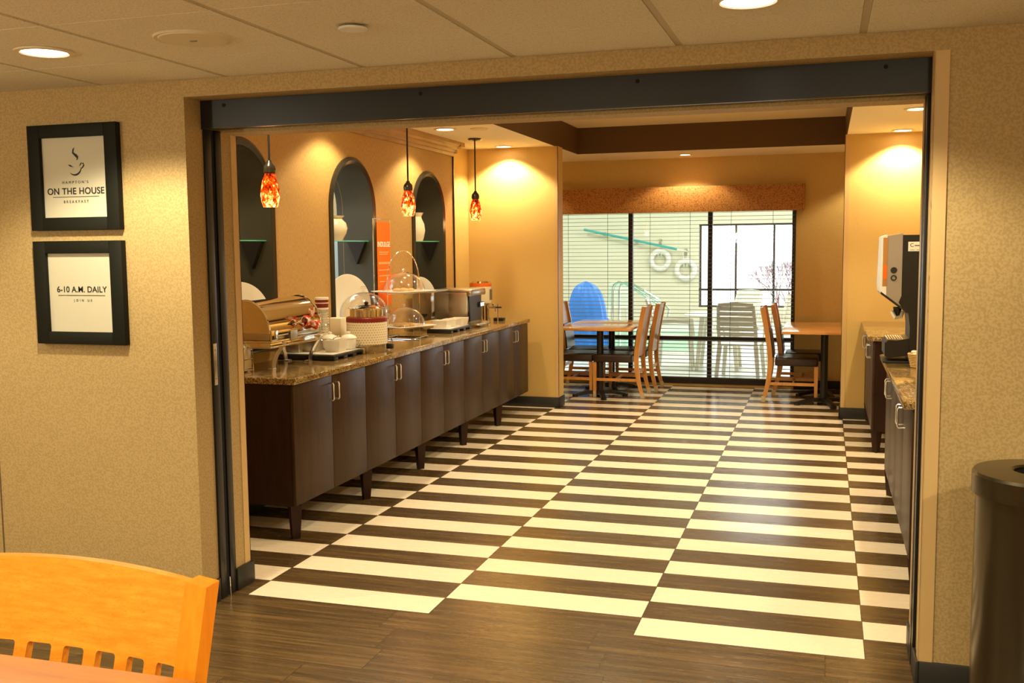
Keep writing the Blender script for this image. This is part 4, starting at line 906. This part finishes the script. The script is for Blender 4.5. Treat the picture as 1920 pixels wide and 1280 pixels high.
B().box(-2.0, -1.96, .0, .155, 1.82, 1.9).box(-1.3, -1.26, 0, .155, 1.65, 1.73).obj('bracket', M['steelr'], t)
t = thing('pool_lift', 'seated pool lift shrouded in a bright blue vinyl cover', 'pool lift', (-1.13, 12.2, 0)) if False else thing('pool_lift', 'pool lift shrouded in a bright blue vinyl cover', 'pool lift', (-.79, 10.55, 0))
b = B()
def cov(u, v):
    a = 2*PI*u; w_ = .31*(1-(v*.999)**4)**.5*(.93+.07*v); k = 1+.05*math.sin(7*a)+.03*math.sin(13*a+v*4)
    return Vector((w_*k*math.cos(a)*1.0+.1*(v-.5)*-.5, w_*.8*k*math.sin(a), 1.09*v))
b.grid(cov, 64, 22)
b.obj('cover', M['blue'], t); B().box(.05, .34, -.1, .1, 0, .55, .05).obj('cover_lobe', M['blue'], t)
t = thing('pool_handrail', 'pair of curved chrome rails over the pool steps', 'handrail', (-.62, 13.3, 0), 0)
for s_ in (0, .12):
    B().tube([(-.35+s_, 0, 0), (-.35+s_, 0, .82), (-.32+s_, 0, .93), (-.24+s_, 0, .98), (-.12+s_, 0, .95), (.42+s_, 0, .62), (.52+s_, 0, .5), (.50+s_, 0, .38), (.42+s_, 0, .3)], .022, 10).obj('rail', M['chrome'], t)
t = thing('pool_handrail', 'single low rail just left of the blue covered lift', 'handrail', (-1.5, 10.2, 0), 0)
B().tube([(-.05, 0, 0), (-.05, 0, .72), (0, 0, .8), (.06, 0, .76), (.5, 0, .1)], .02, 10).obj('rail', M['teal'], t)
def make_resin(label):
    t = thing('resin_chair', label, 'chair', group='white resin chairs in the pool hall')
    B().box(-.23, .23, -.2, .22, .40, .425, .01).obj('seat', M['resin'], t)
    b = B()
    for k in range(7):
        z0 = .46+.062*k; b.box(-.21+.0*k, .21, -.235-.02*k, -.222-.02*k, z0, z0+.05, .003)
    b.obj('back_slat', M['resin'], t)
    b = B()
    for s_ in (-1, 1): b.tube([(s_*.215, -.21, .40), (s_*.22, -.235, .55), (s_*.205, -.36, .90)], [1, 1, .9], rect=(.02, .014, (0, 1, 0)))
    b.tube([(-.205, -.36, .90), (0, -.37, .915), (.205, -.36, .90)], 1, rect=(.012, .02, (0, 0, 1))).obj('back_frame', M['resin'], t)
    for s_ in (-1, 1):
        for yy in (-.19, .2): B().tube([(s_*.25, yy*1.15, 0), (s_*.215, yy, .41)], [.8, 1], rect=(.026, .02, (0, 1, 0))).obj('leg', M['resin'], t)
        B().tube([(s_*.235, -.25, .62), (s_*.255, 0, .64), (s_*.25, .2, .62), (s_*.235, .22, .41)], 1, rect=(.024, .01, (1, 0, 0))).obj('armrest', M['resin'], t)
    return t
r0 = make_resin('white resin chair just beyond the glass with its slatted back to the room'); r0.location = (1.60, 8.45, 0); r0.rotation_euler = (0, 0, -.1)
copy_tree(r0, 'white resin chair left of the pool table, seen side on', (.70, 9.2, 0), -1.5)
copy_tree(r0, 'white resin chair at the right beyond the table, facing the room', (2.15, 10.0, 0), 2.8)
copy_tree(r0, 'white resin chair farther back, left of the bright window', (1.3, 11.3, 0), 2.6)
copy_tree(r0, 'white resin chair far left beside the blue covered lift', (-1.3, 15.4, 0), .4)
t = thing('resin_table', 'round white resin table beyond the glass among the chairs', 'table', (1.25, 9.35, 0))
B().lathe([(0, .72), (.42, .72), (.45, .705), (.45, .69), (.42, .695), (0, .7)], n=40).obj('tabletop', M['resin'], t)
for k in range(4):
    a = k*PI/2+PI/4; B().tube([(.36*math.cos(a), .36*math.sin(a), 0), (.27*math.cos(a), .27*math.sin(a), .7)], [.8, 1.1], rect=(.03, .03, (0, 1, 0))).obj('leg', M['resin'], t)
# ground, bush
struct('ground', B().box(-60, 80, PYF+.2, 120, -.5, -.3), M['snow'])
t = thing('leafless_bush', 'reddish leafless bush outside the right part of the bright window', 'bush', (1.95, 20.5, -.3))
b = B()
def twig(p, d, l, r, dep):
    q_ = p+d*l; b.tube([p, (p+q_)/2+Vector((random.uniform(-1, 1), random.uniform(-1, 1), 0))*l*.08, q_], [r, r*.85, r*.7], 4)
    if dep:
        for _ in range(3): twig(q_, (d+Vector((random.uniform(-.6, .6), random.uniform(-.6, .6), random.uniform(-.1, .5)))).normalized(), l*.72, r*.62, dep-1)
for k in range(9): twig(Vector((random.uniform(-.4, .4), random.uniform(-.2, .2), 0)), Vector((random.uniform(-.4, .4), random.uniform(-.3, .3), 1)).normalized(), .55, .018, 4)
b.obj('branches', M['twig'], t)
for m_ in ('esp', 'espside'): M[m_].node_tree.nodes['Principled BSDF'].inputs['Specular IOR Level'].default_value = .22
for o in S.objects:
    if o.parent is None and o.type in ('MESH',) and 'kind' not in o.keys() and 'label' not in o.keys(): print('UNTAGGED', o.name)
